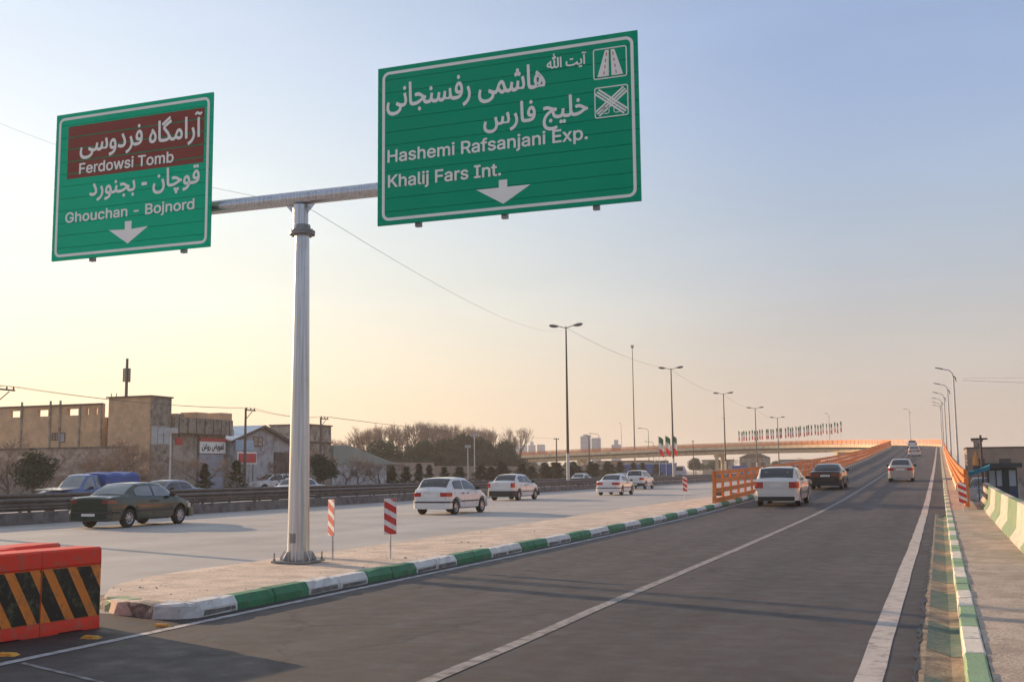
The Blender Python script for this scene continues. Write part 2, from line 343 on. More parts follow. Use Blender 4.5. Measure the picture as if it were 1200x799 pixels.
# embankment walls carrying the ramp
for side, nm in ((-1, 'left'), (1, 'right')):
    b_ = MB(); rows = []
    for s in srange(30, 132, 3):
        o0 = .34 if side < 0 else .95
        p = edge(s, side, o0); z = zr(s)
        rows.append([(*p, -.6), (*p, z - .03)])
    b_.ribbon(rows).build('retaining_wall', 'deck', kind='structure')
bridge = thing('flyover_bridge', 'long flyover curving left over the highway on cream concrete girders', 'bridge', (0, 0, 0))
for side in (-1, 1):
    o0 = .36 if side < 0 else 1.0
    p_ = MB(); rows = []
    for s in srange(132, 500, 3):
        z = zr(s); a = edge(s, side, o0); b = edge(s, side, o0 - .25); c = edge(s, side, o0 - 1.3); d = edge(s, side, o0 - 1.7)
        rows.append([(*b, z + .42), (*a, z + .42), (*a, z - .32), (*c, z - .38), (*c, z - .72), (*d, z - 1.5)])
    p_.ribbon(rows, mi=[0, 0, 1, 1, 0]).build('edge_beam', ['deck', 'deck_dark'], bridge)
sf = MB(); rows = []
for s in srange(132, 500, 3):
    a = edge(s, -1, .36 - 1.7); b = edge(s, 1, 1.0 - 1.7); z = zr(s) - 1.5; rows.append([(*a, z), (*b, z)])
sf.ribbon(rows).build('soffit', 'deck', bridge)
for k, s in enumerate((136, 176, 216, 256, 296, 336, 376, 416)):
    a = Vector((*edge(s, -1, -1.4), 0)); b = Vector((*edge(s, 1, -1.4), 0)); z = zr(s) - 1.5
    pm = MB()
    for t in (.12, .88):
        q = a.lerp(b, t); pm.tube([(q.x, q.y, -.1), (q.x, q.y, z - .8)], .5, 12)
    pm.bar((a.x, a.y, z - .4), (b.x, b.y, z - .4), 1.1, .8)
    pm.build('pier', 'deck', bridge, smooth=40)

# road markings
def stripe(name, f, s0, s1, wd, m_, step=4, dash=None, zo=.009, parent=None, wob=0):
    q = MB(); rnd = random.Random(5)
    segs = [(s0, s1)] if not dash else [(a, a + dash[0]) for a in np.arange(s0, s1, dash[0] + dash[1])]
    for a, b in segs:
        rows = []
        for s in srange(a, b, step):
            x, y = f(s); e = rnd.uniform(-wob, wob); rows.append([(x - wd / 2 + e, y, zr(s) + zo), (x + wd / 2 + e, y, zr(s) + zo)])
        q.ribbon(rows)
    return q.build(name, m_, parent)
road_kids = [stripe('lane_line', lambda s: (-7.80 + .003 * max(0, s - 30), s), -5, 249, .12, 'line', parent=road, wob=.006, step=1.5),
             stripe('lane_line', lambda s: (-3.86 + .005 * max(0, s - 30) + (.03 if s < 11.6 else 0), s), -5, 249, .15, 'line_worn', parent=road, wob=.006, step=1.5),
             stripe('lane_line', lambda s: (-.54 + .0085 * (s - 9.3), s), -5, 249, .21, 'line_bright', parent=road, wob=.008, step=1.5)]
fq = MB(); fq.add([(-7.67, 8.0, .0085), (-7.64, 7.93, .0085), (-5.9, 7.24, .0085), (-5.92, 7.30, .0085)], [(0, 1, 2, 3)]); fq.build('faded_line', 'line_worn', road)
# darker strips over the asphalt beside the kerb and near the island nose
M['dark_asphalt'] = asphalt('dark_asphalt', (.055, .048, .045), (.05, .046, .045), (2, .1), False)
M['dusty_asphalt'] = asphalt('dusty_asphalt', (.135, .112, .098), (.08, .07, .065), (2, .2), False)
rs = random.Random(3); q = MB(); rows = []
for s in srange(10.7, 120, .8): rows.append([(xL(s) + .01, s, zr(s) + .0075), (xL(s) + .11 + rs.uniform(0, .06), s, zr(s) + .0075)])
q.ribbon(rows).build('kerbside_strip', 'dark_asphalt', road)
q = MB(); pts = [(-9.6, 5), (-8.0, 5)]; rows = []
for y in srange(2, 11.1, .45): rows.append([(-9.9 + rs.uniform(-.05, .05), y, .006), (-7.93 + rs.uniform(-.03, .03), y, .006)])
q.ribbon(rows).build('nose_patch', 'dark_asphalt', road)

# kerbs ------------------------------------------------------------------
def kerb_run(parent, side, bounds, mats, face_drop, width, height, cham, detail_to):
    """bounds: (start, material, optional) list of paint lengths; every paint length is two cast blocks"""
    cache = {}
    for i in range(len(bounds) - 1):
        a0, mi = bounds[i]; a1 = bounds[i + 1][0]
        nb = 2 if a1 - a0 > 1.2 else 1
        for k in range(nb):
            y0 = a0 + (a1 - a0) * k / nb; y1 = a0 + (a1 - a0) * (k + 1) / nb; ln = round(y1 - y0 - .014, 2)
            key = (ln, mi, (i * 2 + k) % 5)
            if key not in cache:
                d = side; jr = random.Random(hash(key) % 9973)
                base = [(0, -.05), (0, height - cham), (d * cham * .62, height), (d * (width - .02), height), (d * width, height - .02), (d * width, -.05)]
                m_ = MB(); secs = []
                for q_, yy in enumerate((0, .012, ln * .2, ln * .38, ln * .55, ln * .72, ln * .88, ln - .012, ln)):
                    ins = .010 if q_ in (0, 8) else 0; row = []
                    for p_, (px_, pz_) in enumerate(base):
                        chip = (.022 if jr.random() < .10 else 0) if p_ in (1, 2) else 0
                        row.append((px_ + d * ((ins if p_ < 2 else 0) + chip + jr.uniform(-.003, .003)), yy, pz_ - (ins + chip + jr.uniform(0, .004) if p_ not in (0, 5) else 0)))
                    secs.append(row if side < 0 else row[::-1])
                m_.ribbon(secs); m_.add(secs[0], [tuple(range(5, -1, -1))]); m_.add(secs[-1], [tuple(range(6))])
                if mi == 0 and side < 0:      # paint gone from the middle of the upright face
                    zt = height - cham - .012; a_ = .05; e_ = ln - .05
                    m_.add([(.0035, a_, .015), (.0035, e_, .015 + jr.uniform(0, .02)), (.0035, e_ - .02, zt - jr.uniform(.0, .02)), (.0035, ln * .5, zt - jr.uniform(0, .015)), (.0035, a_ + .02, zt - jr.uniform(0, .02))], [(0, 1, 2, 3, 4)], 1)
                cache[key] = m_.mesh('kerb_block', [mats[mi], 'kerb_grime'])
            x = xL(y0) if side < 0 else xR(y0)
            sl_ = (xL(y1) - xL(y0)) / (y1 - y0) if side < 0 else .008
            j = random.Random(i * 7 + k + (99 if side > 0 else 0))
            o = link('kerb_block', cache[key], parent, loc=(x + j.uniform(-.006, .006), y0 + .007, zr(y0) + j.uniform(-.006, .004)),
                     rot=((zr(y1) - zr(y0)) / (y1 - y0), 0, -sl_ + j.uniform(-.004, .004)))
# traffic island
isl = MB(); left = [(11.4, -9.75), (12.67, -10.7), (14, -11.15), (17.5, -11.15), (22.5, -11.05), (33, -11.3), (44, -11.7), (65, -11.9), (90, -11.6), (120, -10.3), (150, -8.6)]
def xI(y): return float(np.interp(y, [a for a, b in left], [b for a, b in left]))
rows = []; ri = random.Random(8)
ys = sorted(set([round(v, 2) for v in srange(11.05, 40, .45) + srange(41, 150, 3)]))
for y in ys:
    xr_ = xL(y) - .12; xl_ = xI(y) if y > 11.4 else -9.75 + (11.4 - y) * 1.5
    rows.append([(xl_ + (xr_ - xl_) * t, y, (.06 if t == 0 else .155) + ri.uniform(-.006, .006) - (.0 if 0 < t < 1 else .015) if t > 0 else -.01) for t in (0, .02, .25, .5, .75, 1)])
rows.insert(0, [(x_, 11.0, -.01) for x_, y_, z_ in rows[0]])
island = isl.ribbon(rows).build('traffic_island', 'island', kind='structure')
lb = [(11.09, 0), (11.85, 1)]
y = 13.54; i = 0
while y < 76: lb.append((y, 0 if i % 2 == 0 else 1)); y += 1.70; i += 1
kerb_run(island, -1, lb, ['kerb_white', 'kerb_green'], 0, .25, .185, .09, 70)
far = MB(); mi = lb[-1][1]; y = lb[-1][0]
while y < 248:
    y1 = min(y + 1.7, 249); far.add([(xL(y), y, zr(y) - .05), (xL(y), y, zr(y) + .10), (xL(y) - .06, y, zr(y) + .185), (xL(y) - .25, y, zr(y) + .185),
                                    (xL(y1), y1, zr(y1) - .05), (xL(y1), y1, zr(y1) + .10), (xL(y1) - .06, y1, zr(y1) + .185), (xL(y1) - .25, y1, zr(y1) + .185)],
                                   [(0, 4, 5, 1), (1, 5, 6, 2), (2, 6, 7, 3)], mi); mi = 1 - mi; y = y1
far.build('distant_kerb', ['kerb_white', 'kerb_green'], island, kind='stuff')
# worn blocks round the nose of the island
def lump(parent, name, pts, z1, m_, seed):
    """irregular broken block: plan polygon with a chamfered and chipped top"""
    r = random.Random(seed); n = len(pts); cx = sum(p[0] for p in pts) / n; cy = sum(p[1] for p in pts) / n
    lv = [(1.0, -.05), (1.0 + .02, z1 * .45), (.97, z1 * .8), (.86, z1)]
    vs = []
    for f_, z in lv:
        for p in pts: vs.append((cx + (p[0] - cx) * f_ + r.uniform(-.012, .012), cy + (p[1] - cy) * f_ + r.uniform(-.012, .012), z + r.uniform(-.012, .012)))
    fs = [(k * n + i, k * n + (i + 1) % n, (k + 1) * n + (i + 1) % n, (k + 1) * n + i) for k in range(3) for i in range(n)]
    fs.append(tuple(3 * n + i for i in range(n)))
    return MB().add(vs, fs).build(name, m_, parent)
def sub(poly, k=3):
    o = []
    for i, a in enumerate(poly):
        b = poly[(i + 1) % len(poly)]
        o += [(a[0] + (b[0] - a[0]) * t / k, a[1] + (b[1] - a[1]) * t / k) for t in range(k)]
    return o
lump(island, 'kerb_block', sub([(-8.50, 10.80), (-8.18, 10.88), (-8.05, 11.08), (-8.33, 11.12), (-8.52, 11.12)]), .18, 'kerb_white', 1)['label'] = 'worn rounded white block at the island nose'
lump(island, 'kerb_block', sub([(-9.16, 11.08), (-8.52, 10.82), (-8.52, 11.14), (-9.05, 11.36)]), .155, 'raw_concrete', 2)['label'] = 'bare broken concrete block'
lump(island, 'kerb_block', sub([(-9.62, 11.32), (-9.18, 11.10), (-9.06, 11.38), (-9.5, 11.62)]), .16, 'kerb_green_pale', 3)['label'] = 'pale green block at the left end'
lump(island, 'kerb_block', sub([(-10.2, 11.75), (-9.64, 11.34), (-9.52, 11.62), (-10.0, 12.0)]), .13, 'raw_concrete', 4)
cr_ = MB(); rk = random.Random(4)
for _ in range(520):
    y = rk.uniform(11.1, 30) if rk.random() < .75 else rk.uniform(30, 60); x = rk.uniform(xI(max(y, 11.4)) - .3, xL(y) - .35); r = rk.uniform(.004, .014) * (2 if rk.random() < .06 else 1)
    z = .15 if x > xI(max(y, 11.4)) + .1 else 0
    cr_.add([(x - r, y - r, z), (x + r, y - r * .6, z), (x + r * .4, y + r, z), (x, y, z + r * 1.1)], [(0, 1, 3), (1, 2, 3), (2, 0, 3)])
tag(cr_.build('gravel', 'raw_concrete', kind='stuff'), 'loose grit and stones scattered over the traffic island', 'gravel')

# right side: sloping gutter, kerb, sidewalk
gt = MB()
def gx0(y): return xR(y) - .36
y = 3.6; col = 1
seq = []
b0 = 11.1
for k in range(-3, 9): seq += [(b0 + k * 3.35, b0 + k * 3.35 + 1.95, 1), (b0 + k * 3.35 + 1.95, b0 + (k + 1) * 3.35, 0)]
gut = MB()
gj = random.Random(6)
rows = []
for y in srange(1, 40.5, .33):
    rows.append([(gx0(y) + gj.uniform(-.02, .02), y, zr(y) + .012), (gx0(y) + .05, y, zr(y) + .012), (xR(y) - .1, y, zr(y) - .018), (xR(y) + .01, y, zr(y) - .004)])
gutter = gut.ribbon(rows).build('gutter', 'gutter', kind='structure')
gp = MB()
for a, b, m_ in seq:
    if not m_ or a < 1 or b > 40.5: continue
    rows = []
    for y in srange(a, b, .3):
        sk = .28
        rows.append([(gx0(y) + .055, y + sk * .0, zr(y) + .0155), (xR(y) - .1, y - sk, zr(y) - .0145), (xR(y) + .0, y - sk * 1.2, zr(y) - .001)])
    gp.ribbon(rows)
gp.build('painted_bands', 'gutter_green', gutter)
ed = MB()      # ragged dark crack where the asphalt meets the gutter
rows = []
for y in srange(1, 41, .16):
    w_ = max(.004, gj.uniform(-.01, .035)); x = gx0(y) - .015 + gj.uniform(-.018, .018); rows.append([(x - w_, y, zr(y) + .0165), (x + w_ * .6, y, zr(y) + .0165)])
ed.ribbon(rows).build('asphalt_crack', 'trim', gutter)
sw = MB(); rows = []
for y in srange(0, 44, .8) + srange(45, 249, 3):
    x0 = xR(y) + .17; x1 = (2.15 if y < 46 else xR(y) + .95)
    rows.append([(x0, y, zr(y) + .15)] + [(x0 + (x1 - x0) * t, y, zr(y) + .15 + gj.uniform(-.006, .006)) for t in (.3, .6, .99)] + [(x1, y, zr(y) + .15), (x1 + .02, y, zr(y) - .6 if y < 48 else zr(y) - .2)])
walk = sw.ribbon(rows).build('sidewalk', 'sidewalk', kind='structure')
rb = [(4.9, 1), (6.6, 0), (8.27, 1), (9.94, 0), (11.54, 1), (13.25, 0), (14.9, 1), (16.6, 0), (18.3, 1)]
y = 20.0; i = 0
while y < 72: rb.append((y, i % 2)); y += 1.68; i += 1
kerb_run(walk, 1, rb, ['kerb_cream', 'kerb_green_pale'], 0, .17, .17, .02, 70)
far = MB(); y = rb[-1][0]; mi = rb[-1][1]
while y < 248:
    y1 = min(y + 1.7, 249); far.add([(xR(t), t, zr(t) + h_) if w_ == 0 else (xR(t) + .17, t, zr(t) + h_) for t in (y, y1) for w_, h_ in ((0, -.05), (0, .17), (1, .17))],
                                   [(0, 1, 4, 3), (1, 2, 5, 4)], mi); mi = 1 - mi; y = y1
far.build('distant_kerb', ['kerb_cream', 'kerb_green_pale'], walk, kind='stuff')

# ------------------------------------------------------------------ text
AR = {'آ': 'FE81 FE82', 'ا': 'FE8D FE8E', 'ب': 'FE8F FE90 FE91 FE92', 'ت': 'FE95 FE96 FE97 FE98', 'ج': 'FE9D FE9E FE9F FEA0', 'چ': 'FB7A FB7B FB7C FB7D',
      'خ': 'FEA5 FEA6 FEA7 FEA8', 'د': 'FEA9 FEAA', 'ر': 'FEAD FEAE', 'س': 'FEB1 FEB2 FEB3 FEB4', 'ش': 'FEB5 FEB6 FEB7 FEB8', 'ف': 'FED1 FED2 FED3 FED4',
      'ق': 'FED5 FED6 FED7 FED8', 'گ': 'FB92 FB93 FB94 FB95', 'ل': 'FEDD FEDE FEDF FEE0', 'م': 'FEE1 FEE2 FEE3 FEE4', 'ن': 'FEE5 FEE6 FEE7 FEE8',
      'ه': 'FEE9 FEEA FEEB FEEC', 'و': 'FEED FEEE', 'ی': 'FBFC FBFD FBFE FBFF', 'غ': 'FECD FECE FECF FED0', 'ض': 'FEBD FEBE FEBF FEC0', 'ع': 'FEC9 FECA FECB FECC'}
AR = {k: [chr(int(x, 16)) for x in v.split()] for k, v in AR.items()}
def shape(t):
    o = []
    for i, c in enumerate(t):
        if c not in AR: o.append(c); continue
        pj = i > 0 and t[i - 1] in AR and len(AR[t[i - 1]]) == 4
        nj = i + 1 < len(t) and t[i + 1] in AR and len(AR[c]) == 4
        o.append(AR[c][{(0, 0): 0, (1, 0): 1, (0, 1): 2, (1, 1): 3}[(int(pj), int(nj))]] if len(AR[c]) == 4 else AR[c][1 if pj else 0])
    return ''.join(reversed(o))
FONT = None
try:
    import os
    FONT = bpy.data.fonts.load(os.path.join(bpy.utils.resource_path('LOCAL'), 'datafiles', 'fonts', 'Inter.woff2'))     # the sans serif that ships inside Blender
except Exception:
    FONT = None
from mathutils.geometry import interpolate_bezier, tessellate_polygon
def text_mesh(body, arabic):
    """outlines of the letters filled one contour at a time (contours of a glyph may overlap); returns points, triangles, contour ids"""
    c = bpy.data.curves.new('lettering', 'FONT'); c.body = body
    if FONT and not arabic: c.font = FONT
    o = bpy.data.objects.new('lettering', c); COL.objects.link(o); bpy.context.view_layer.update()
    cu = o.to_curve(bpy.context.evaluated_depsgraph_get())
    loops = []
    for sp in cu.splines:
        p = []
        if sp.type == 'BEZIER':
            bp = sp.bezier_points; n = len(bp)
            for i in range(n):
                a, b_ = bp[i], bp[(i + 1) % n]
                p += [tuple(q[:2]) for q in interpolate_bezier(a.co, a.handle_right, b_.handle_left, b_.co, 5)[:-1]]
        else: p = [tuple(q.co[:2]) for q in sp.points]
        if len(p) > 2: loops.append(p)
    o.to_curve_clear(); bpy.data.objects.remove(o)
    def area(p): return sum(p[i][0] * p[(i + 1) % len(p)][1] - p[(i + 1) % len(p)][0] * p[i][1] for i in range(len(p))) / 2
    def inside(q, p):
        r = False
        for i in range(len(p)):
            (x1, y1), (x2, y2) = p[i], p[i - 1]
            if (y1 > q[1]) != (y2 > q[1]) and q[0] < (x2 - x1) * (q[1] - y1) / (y2 - y1) + x1: r = not r
        return r
    def split(p):
        """cut a contour that crosses itself into simple loops"""
        n = len(p); cuts = {i: [] for i in range(n)}; nid = n
        for i in range(n):
            a, b_ = p[i], p[(i + 1) % n]
            for j in range(i + 2, n):
                if (j + 1) % n == i: continue
                c_, d_ = p[j], p[(j + 1) % n]
                r1, r2 = (b_[0] - a[0], b_[1] - a[1]), (d_[0] - c_[0], d_[1] - c_[1]); den = r1[0] * r2[1] - r1[1] * r2[0]
                if abs(den) < 1e-12: continue
                t_ = ((c_[0] - a[0]) * r2[1] - (c_[1] - a[1]) * r2[0]) / den; u_ = ((c_[0] - a[0]) * r1[1] - (c_[1] - a[1]) * r1[0]) / den
                if 0 < t_ < 1 and 0 < u_ < 1:
                    q = (a[0] + r1[0] * t_, a[1] + r1[1] * t_); cuts[i].append((t_, nid, q)); cuts[j].append((u_, nid, q)); nid += 1
        if nid == n: return [p]
        seq = []
        for i in range(n): seq.append((i, p[i])); seq += [(k, q) for t_, k, q in sorted(cuts[i])]
        path, outl = [], []
        for v in seq:
            ids = [x[0] for x in path]
            if v[0] in ids: k = ids.index(v[0]); outl.append([x[1] for x in path[k:]]); path = path[:k + 1]
            else: path.append(v)
        outl.append([x[1] for x in path]); sg = area(p)
        return [l_ for l_ in outl if len(l_) > 2 and abs(area(l_)) > (1e-5 if area(l_) * sg > 0 else 5e-4)]
    if not arabic: loops = [l_ for p in loops for l_ in split(p)]
    ar_ = [area(p) for p in loops]; big = max(ar_, key=abs); outs = [i for i, a in enumerate(ar_) if a * big > 0]; holes = [i for i, a in enumerate(ar_) if a * big <= 0]
    own = {i: [] for i in outs}
    for h_ in holes:
        cand = [i for i in outs if abs(ar_[i]) > abs(ar_[h_]) and inside(loops[h_][0], loops[i])]
        if cand: own[min(cand, key=lambda i: abs(ar_[i]))].append(h_)
        else: own[h_] = []
    outs = sorted(own)
    V, Fc, ID = [], [], []
    for k, i in enumerate(outs):
        polys = [loops[i]] + [loops[j] for j in own[i]]; pts = [q for p in polys for q in p]; b0 = len(V)
        tri = tessellate_polygon([[Vector((x, y, 0)) for x, y in p] for p in polys])
        V += [(x, y, 0) for x, y in pts]; Fc += [tuple(b0 + v for v in t) for t in tri]; ID += [k] * len(pts)
    return np.array(V), Fc, np.array(ID)
def lettering(parent, body, x0, x1, zb, cap=None, z01=None, yp=0, m_='sign_white', bold=.007, arabic=False, normal='-y'):
    """flat letters; strokes are thickened by offset copies, each on its own depth so that no two faces are coplanar"""
    co, fs, cid = text_mesh(shape(body) if arabic else body, arabic)
    mn, mxx = co.min(0), co.max(0)
    X = x0 + (co[:, 0] - mn[0]) / (mxx[0] - mn[0]) * (x1 - x0)
    if z01: Z = z01[0] + (co[:, 1] - mn[1]) / (mxx[1] - mn[1]) * (z01[1] - z01[0])
    else: Z = zb + co[:, 1] * cap / co[cid == cid[int(np.argmin(co[:, 0]))], 1].max()
    b = MB()
    offs = [(0, 0)] + [(bold * math.cos(a), bold * math.sin(a)) for a in np.arange(8) * math.pi / 4] if bold else [(0, 0)]
    for k, (dx, dz) in enumerate(offs):
        D = (k * 4 + cid % 4) * .00012
        vs = np.stack([X + dx, yp - D, Z + dz], 1) if normal == '-y' else np.stack([yp + D * 6, X + dx, Z + dz], 1)
        b.add(vs, fs)
    return b.build('lettering', m_, parent)

# ------------------------------------------------------------------ direction signs on their gantry
def strips(parent, x0, x1, z0, z1, n, yf, m_):
    h_ = (z1 - z0) / n; me = None
    for i in range(n):
        if me is None:
            b = MB(); t = .035; g_ = .0032
            b.prism([(0, g_), (-.003, g_ + .006), (-.003, h_ - g_ - .006), (0, h_ - g_), (t, h_ - g_), (t, g_)], 0, x1 - x0, 0)
            me = b.mesh('panel_strip', m_)
        link('panel_strip', me, parent, loc=(x0, yf, z0 + i * h_))
def rrect(x0, x1, z0, z1, r, k=6):
    o = []
    for cx, cz, a0 in ((x1 - r, z1 - r, 0), (x0 + r, z1 - r, 90), (x0 + r, z0 + r, 180), (x1 - r, z0 + r, 270)):
        for i in range(k + 1):
            a = rad(a0 + 90 * i / k); o.append((cx + r * math.cos(a), cz + r * math.sin(a)))
    return o
def frame(b, x0, x1, z0, z1, r, w_, y, mi=0, t=.004):
    a = rrect(x0, x1, z0, z1, r); c = rrect(x0 + w_, x1 - w_, z0 + w_, z1 - w_, max(r - w_, .01)); n = len(a)
    vs = [(p[0], y, p[1]) for p in a] + [(p[0], y, p[1]) for p in c] + [(p[0], y + t, p[1]) for p in a] + [(p[0], y + t, p[1]) for p in c]
    fs = []
    for i in range(n):
        j = (i + 1) % n; fs += [(i, n + i, n + j, j), (i, j, 2 * n + j, 2 * n + i), (n + i, 3 * n + i, 3 * n + j, n + j)]
    b.add(vs, fs, mi)
def flat(b, pts, y, mi=0, t=.004):
    n = len(pts); vs = [(p[0], y, p[1]) for p in pts] + [(p[0], y + t, p[1]) for p in pts]
    a = sum(pts[i][0] * pts[(i + 1) % n][1] - pts[(i + 1) % n][0] * pts[i][1] for i in range(n))
    f = tuple(range(n)); b.add(vs, [f if a > 0 else f[::-1]] + [(i, (i + 1) % n, n + (i + 1) % n, n + i) for i in range(n)], mi)
YF = 16.47; YT = YF - .0075
# right sign
sr = thing('direction_sign', 'large wide green sign on the right of the gantry, reading Hashemi Rafsanjani Exp.', 'road sign', (0, 0, 0), 0, 'direction signs on the gantry')
RX0, RX1, RZ0, RZ1 = -8.555, -3.985, 5.80, 8.56
strips(sr, RX0, RX1, RZ0, RZ1, 12, YF, 'sign_green')
b = MB(); b.box(RX0 + .01, RX1 - .01, YF + .0355, YF + .05, RZ0 + .01, RZ1 - .01); b.build('backing_sheet', 'sign_back', sr)
b = MB(); frame(b, RX0 + .085, RX1 - .065, RZ0 + .075, RZ1 - .085, .13, .05, YT); b.build('border', 'sign_white', sr)
b = MB()
for x in (-7.83, -6.28, -4.73): b.box(x - .05, x + .05, YF + .051, YF + .13, RZ0 - .055, RZ1 + .0)
b.build('mounting_channel', 'steel_dull', sr)
lettering(sr, 'Hashemi Rafsanjani Exp.', -8.36, -4.83, 6.885, cap=.205, yp=YT)
lettering(sr, 'Khalij Fars Int.', -8.35, -6.31, 6.45, cap=.205, yp=YT)
lettering(sr, 'هاشمی رفسنجانی', -8.38, -5.53, 0, z01=(7.70, 8.24), yp=YT, bold=.009, arabic=True)
lettering(sr, 'آیت \uFDF2', -5.49, -4.83, 0, z01=(8.08, 8.36), yp=YT, bold=.006, arabic=True)
lettering(sr, 'خلیج فارس', -6.60, -4.82, 0, z01=(7.10, 7.64), yp=YT, bold=.009, arabic=True)
b = MB(); flat(b, [(-6.345, 6.37), (-6.345, 6.245), (-6.74, 6.245), (-6.27, 5.97), (-5.80, 6.245), (-6.20, 6.245), (-6.20, 6.37)], YT); b.build('down_arrow', 'sign_white', sr)
def icon(parent, kind, x0, x1, z0, z1):
    b = MB(); frame(b, x0, x1, z0, z1, .04, .018, YT); X = lambda u: x0 + (x1 - x0) * u; Z = lambda v: z0 + (z1 - z0) * v
    if kind == 'motorway':
        flat(b, [(X(.12), Z(.08)), (X(.46), Z(.08)), (X(.47), Z(.93)), (X(.36), Z(.93))], YT); flat(b, [(X(.54), Z(.08)), (X(.88), Z(.08)), (X(.64), Z(.93)), (X(.53), Z(.93))], YT)
        b2 = MB()
        for u0, u1, s in ((.30, .43, 0), (.70, .57, 0)):
            for k in range(4):
                v0, v1 = .14 + k * .2, .24 + k * .2; c0 = u0 + (u1 - u0) * v0; c1 = u0 + (u1 - u0) * v1
                flat(b2, [(X(c0 - .012), Z(v0)), (X(c0 + .012), Z(v0)), (X(c1 + .012), Z(v1)), (X(c1 - .012), Z(v1))], YT - .003)
        b2.build('road_dashes', 'red', parent)
        b3 = MB(); flat(b3, [(X(.30), Z(.60)), (X(.42), Z(.60)), (X(.42), Z(.66)), (X(.30), Z(.66))], YT - .003)
    else:
        for (u0, v0), (u1, v1), e in (((.08, .14), (.92, .86), 0), ((.08, .86), (.92, .14), .001)):
            dx, dz = (u1 - u0), (v1 - v0); l_ = math.hypot(dx, dz); nx, nz = -dz / l_, dx / l_
            for off in (-.085, 0.0, .085):
                w_ = .028; p = [(u0 + nx * (off - w_), v0 + nz * (off - w_)), (u1 + nx * (off - w_), v1 + nz * (off - w_)), (u1 + nx * (off + w_), v1 + nz * (off + w_)), (u0 + nx * (off + w_), v0 + nz * (off + w_))]
                flat(b, [(X(a), Z(c)) for a, c in p], YT - e)
        for s in (-1, 1): frame(b, X(.24) if s < 0 else X(.56), X(.44) if s < 0 else X(.76), Z(.12), Z(.34), .04, .012, YT)
    b.build('road_symbol', 'sign_white', parent)
icon(sr, 'motorway', -4.715, -4.16, 7.83, 8.335); icon(sr, 'junction', -4.705, -4.15, 7.195, 7.70)
# left sign
sl_ = thing('direction_sign', 'squarer green sign with a brown Ferdowsi Tomb panel, left on the gantry', 'road sign', (0, 0, 0), 0, 'direction signs on the gantry')
LX0, LX1, LZ0, LZ1 = -15.52, -11.93, 5.725, 8.60
strips(sl_, LX0, LX1, LZ0, LZ1, 12, YF, 'sign_green_light')
b = MB(); b.box(LX0 + .01, LX1 - .01, YF + .0355, YF + .05, LZ0 + .01, LZ1 - .01); b.build('backing_sheet', 'sign_back', sl_)
b = MB(); frame(b, LX0 + .07, LX1 - .06, LZ0 + .07, LZ1 - .08, .12, .05, YT); b.build('border', 'sign_white', sl_)
h_ = (LZ1 - LZ0) / 12; bz0, bz1 = 7.30, 8.33
b = MB()
for i in range(12):
    a, c = LZ0 + i * h_ + .010, LZ0 + (i + 1) * h_ - .010; a = max(a, bz0); c = min(c, bz1)
    if c - a > .01: b.box(-15.22, -12.10, YF - .0065, YF, a, c)
b.build('brown_panel', 'sign_brown', sl_)
YB = YT - .002
lettering(sl_, 'آرامگاه فردوسی', -14.92, -12.15, 0, z01=(7.66, 8.26), yp=YB, bold=.009, arabic=True)
lettering(sl_, 'Ferdowsi Tomb', -14.92, -12.76, 7.375, cap=.20, yp=YB)
lettering(sl_, 'قوچان - بجنورد', -14.66, -12.18, 0, z01=(6.78, 7.27), yp=YT, bold=.009, arabic=True)
lettering(sl_, 'Ghouchan - Bojnord', -15.21, -12.28, 6.45, cap=.19, yp=YT)
b = MB(); flat(b, [(-13.815, 6.355), (-13.815, 6.20), (-14.18, 6.22), (-13.74, 5.93), (-13.29, 6.22), (-13.665, 6.20), (-13.665, 6.355)], YT); b.build('down_arrow', 'sign_white', sl_)
b = MB()
for x in (-14.62, -12.55): b.box(x - .05, x + .05, YF + .051, YF + .13, LZ0 - .05, LZ1)
b.build('mounting_channel', 'steel_dull', sl_)
# gantry
ga = thing('sign_gantry', 'tall galvanised T shaped sign gantry bolted to the traffic island', 'gantry', (-10.17, 16.72, .155))
b = MB(); b.tube([(0, 0, .05), (0, 0, .9), (0, 0, 5.72)], [.192, .180, .124], 20); b.build('pole', 'steel', ga, smooth=40)
b = MB(); b.tube([(-.04, 0, 5.72), (-.04, 0, 6.22)], [.136, .136], 20); b.build('upper_pole', 'steel', ga, smooth=40)
b = MB(); b.lathe([(5.685, .05), (5.685, .225), (5.715, .225), (5.715, .05)], 20, 'z'); b.lathe([(5.722, .05), (5.722, .225), (5.752, .225), (5.752, .155), (5.86, .138)], 20, 'z'); b.build('flange', 'steel_dull', ga, smooth=25)
bm_ = MB().lathe([(-.035, 0.001), (-.035, .02), (.075, .02), (.075, .001)], 6, 'z').mesh('flange_bolt', 'steel_dull')
for k in range(10):
    a = 2 * math.pi * k / 10; link('bolt', bm_, ga, loc=(.19 * math.cos(a), .19 * math.sin(a), 5.70))
b = MB(); b.tube([(-5.2, 0, 6.35), (5.95, 0, 6.35)], .124, 16); arm = b.build('arm', 'steel', ga, smooth=25)
b = MB()
for s in (-1, 1): b.prism([(-.04 + s * .13, 6.24), (-.04 + s * .13, 6.06), (-.04 + s * .30, 6.24)] if s < 0 else [(-.04 + .13, 6.24), (-.04 + .30, 6.24), (-.04 + .13, 6.06)], -.008, .008, 1)
b.build('gusset', 'steel', ga)
b = MB()
for x in (-4.45, -2.38, 2.34, 3.89, 5.44):
    b.lathe([(-.03, .127), (-.03, .150), (.03, .150), (.03, .127)], 16, 'x', (x, 0, 6.35)); b.box(x - .04, x + .04, -.20, -.13, 6.1, 6.56)
b.build('arm_clamp', 'steel_dull', ga)
b = MB(); b.box(-.33, .33, -.33, .33, .012, .045); b.build('base_plate', 'steel_dull', ga)
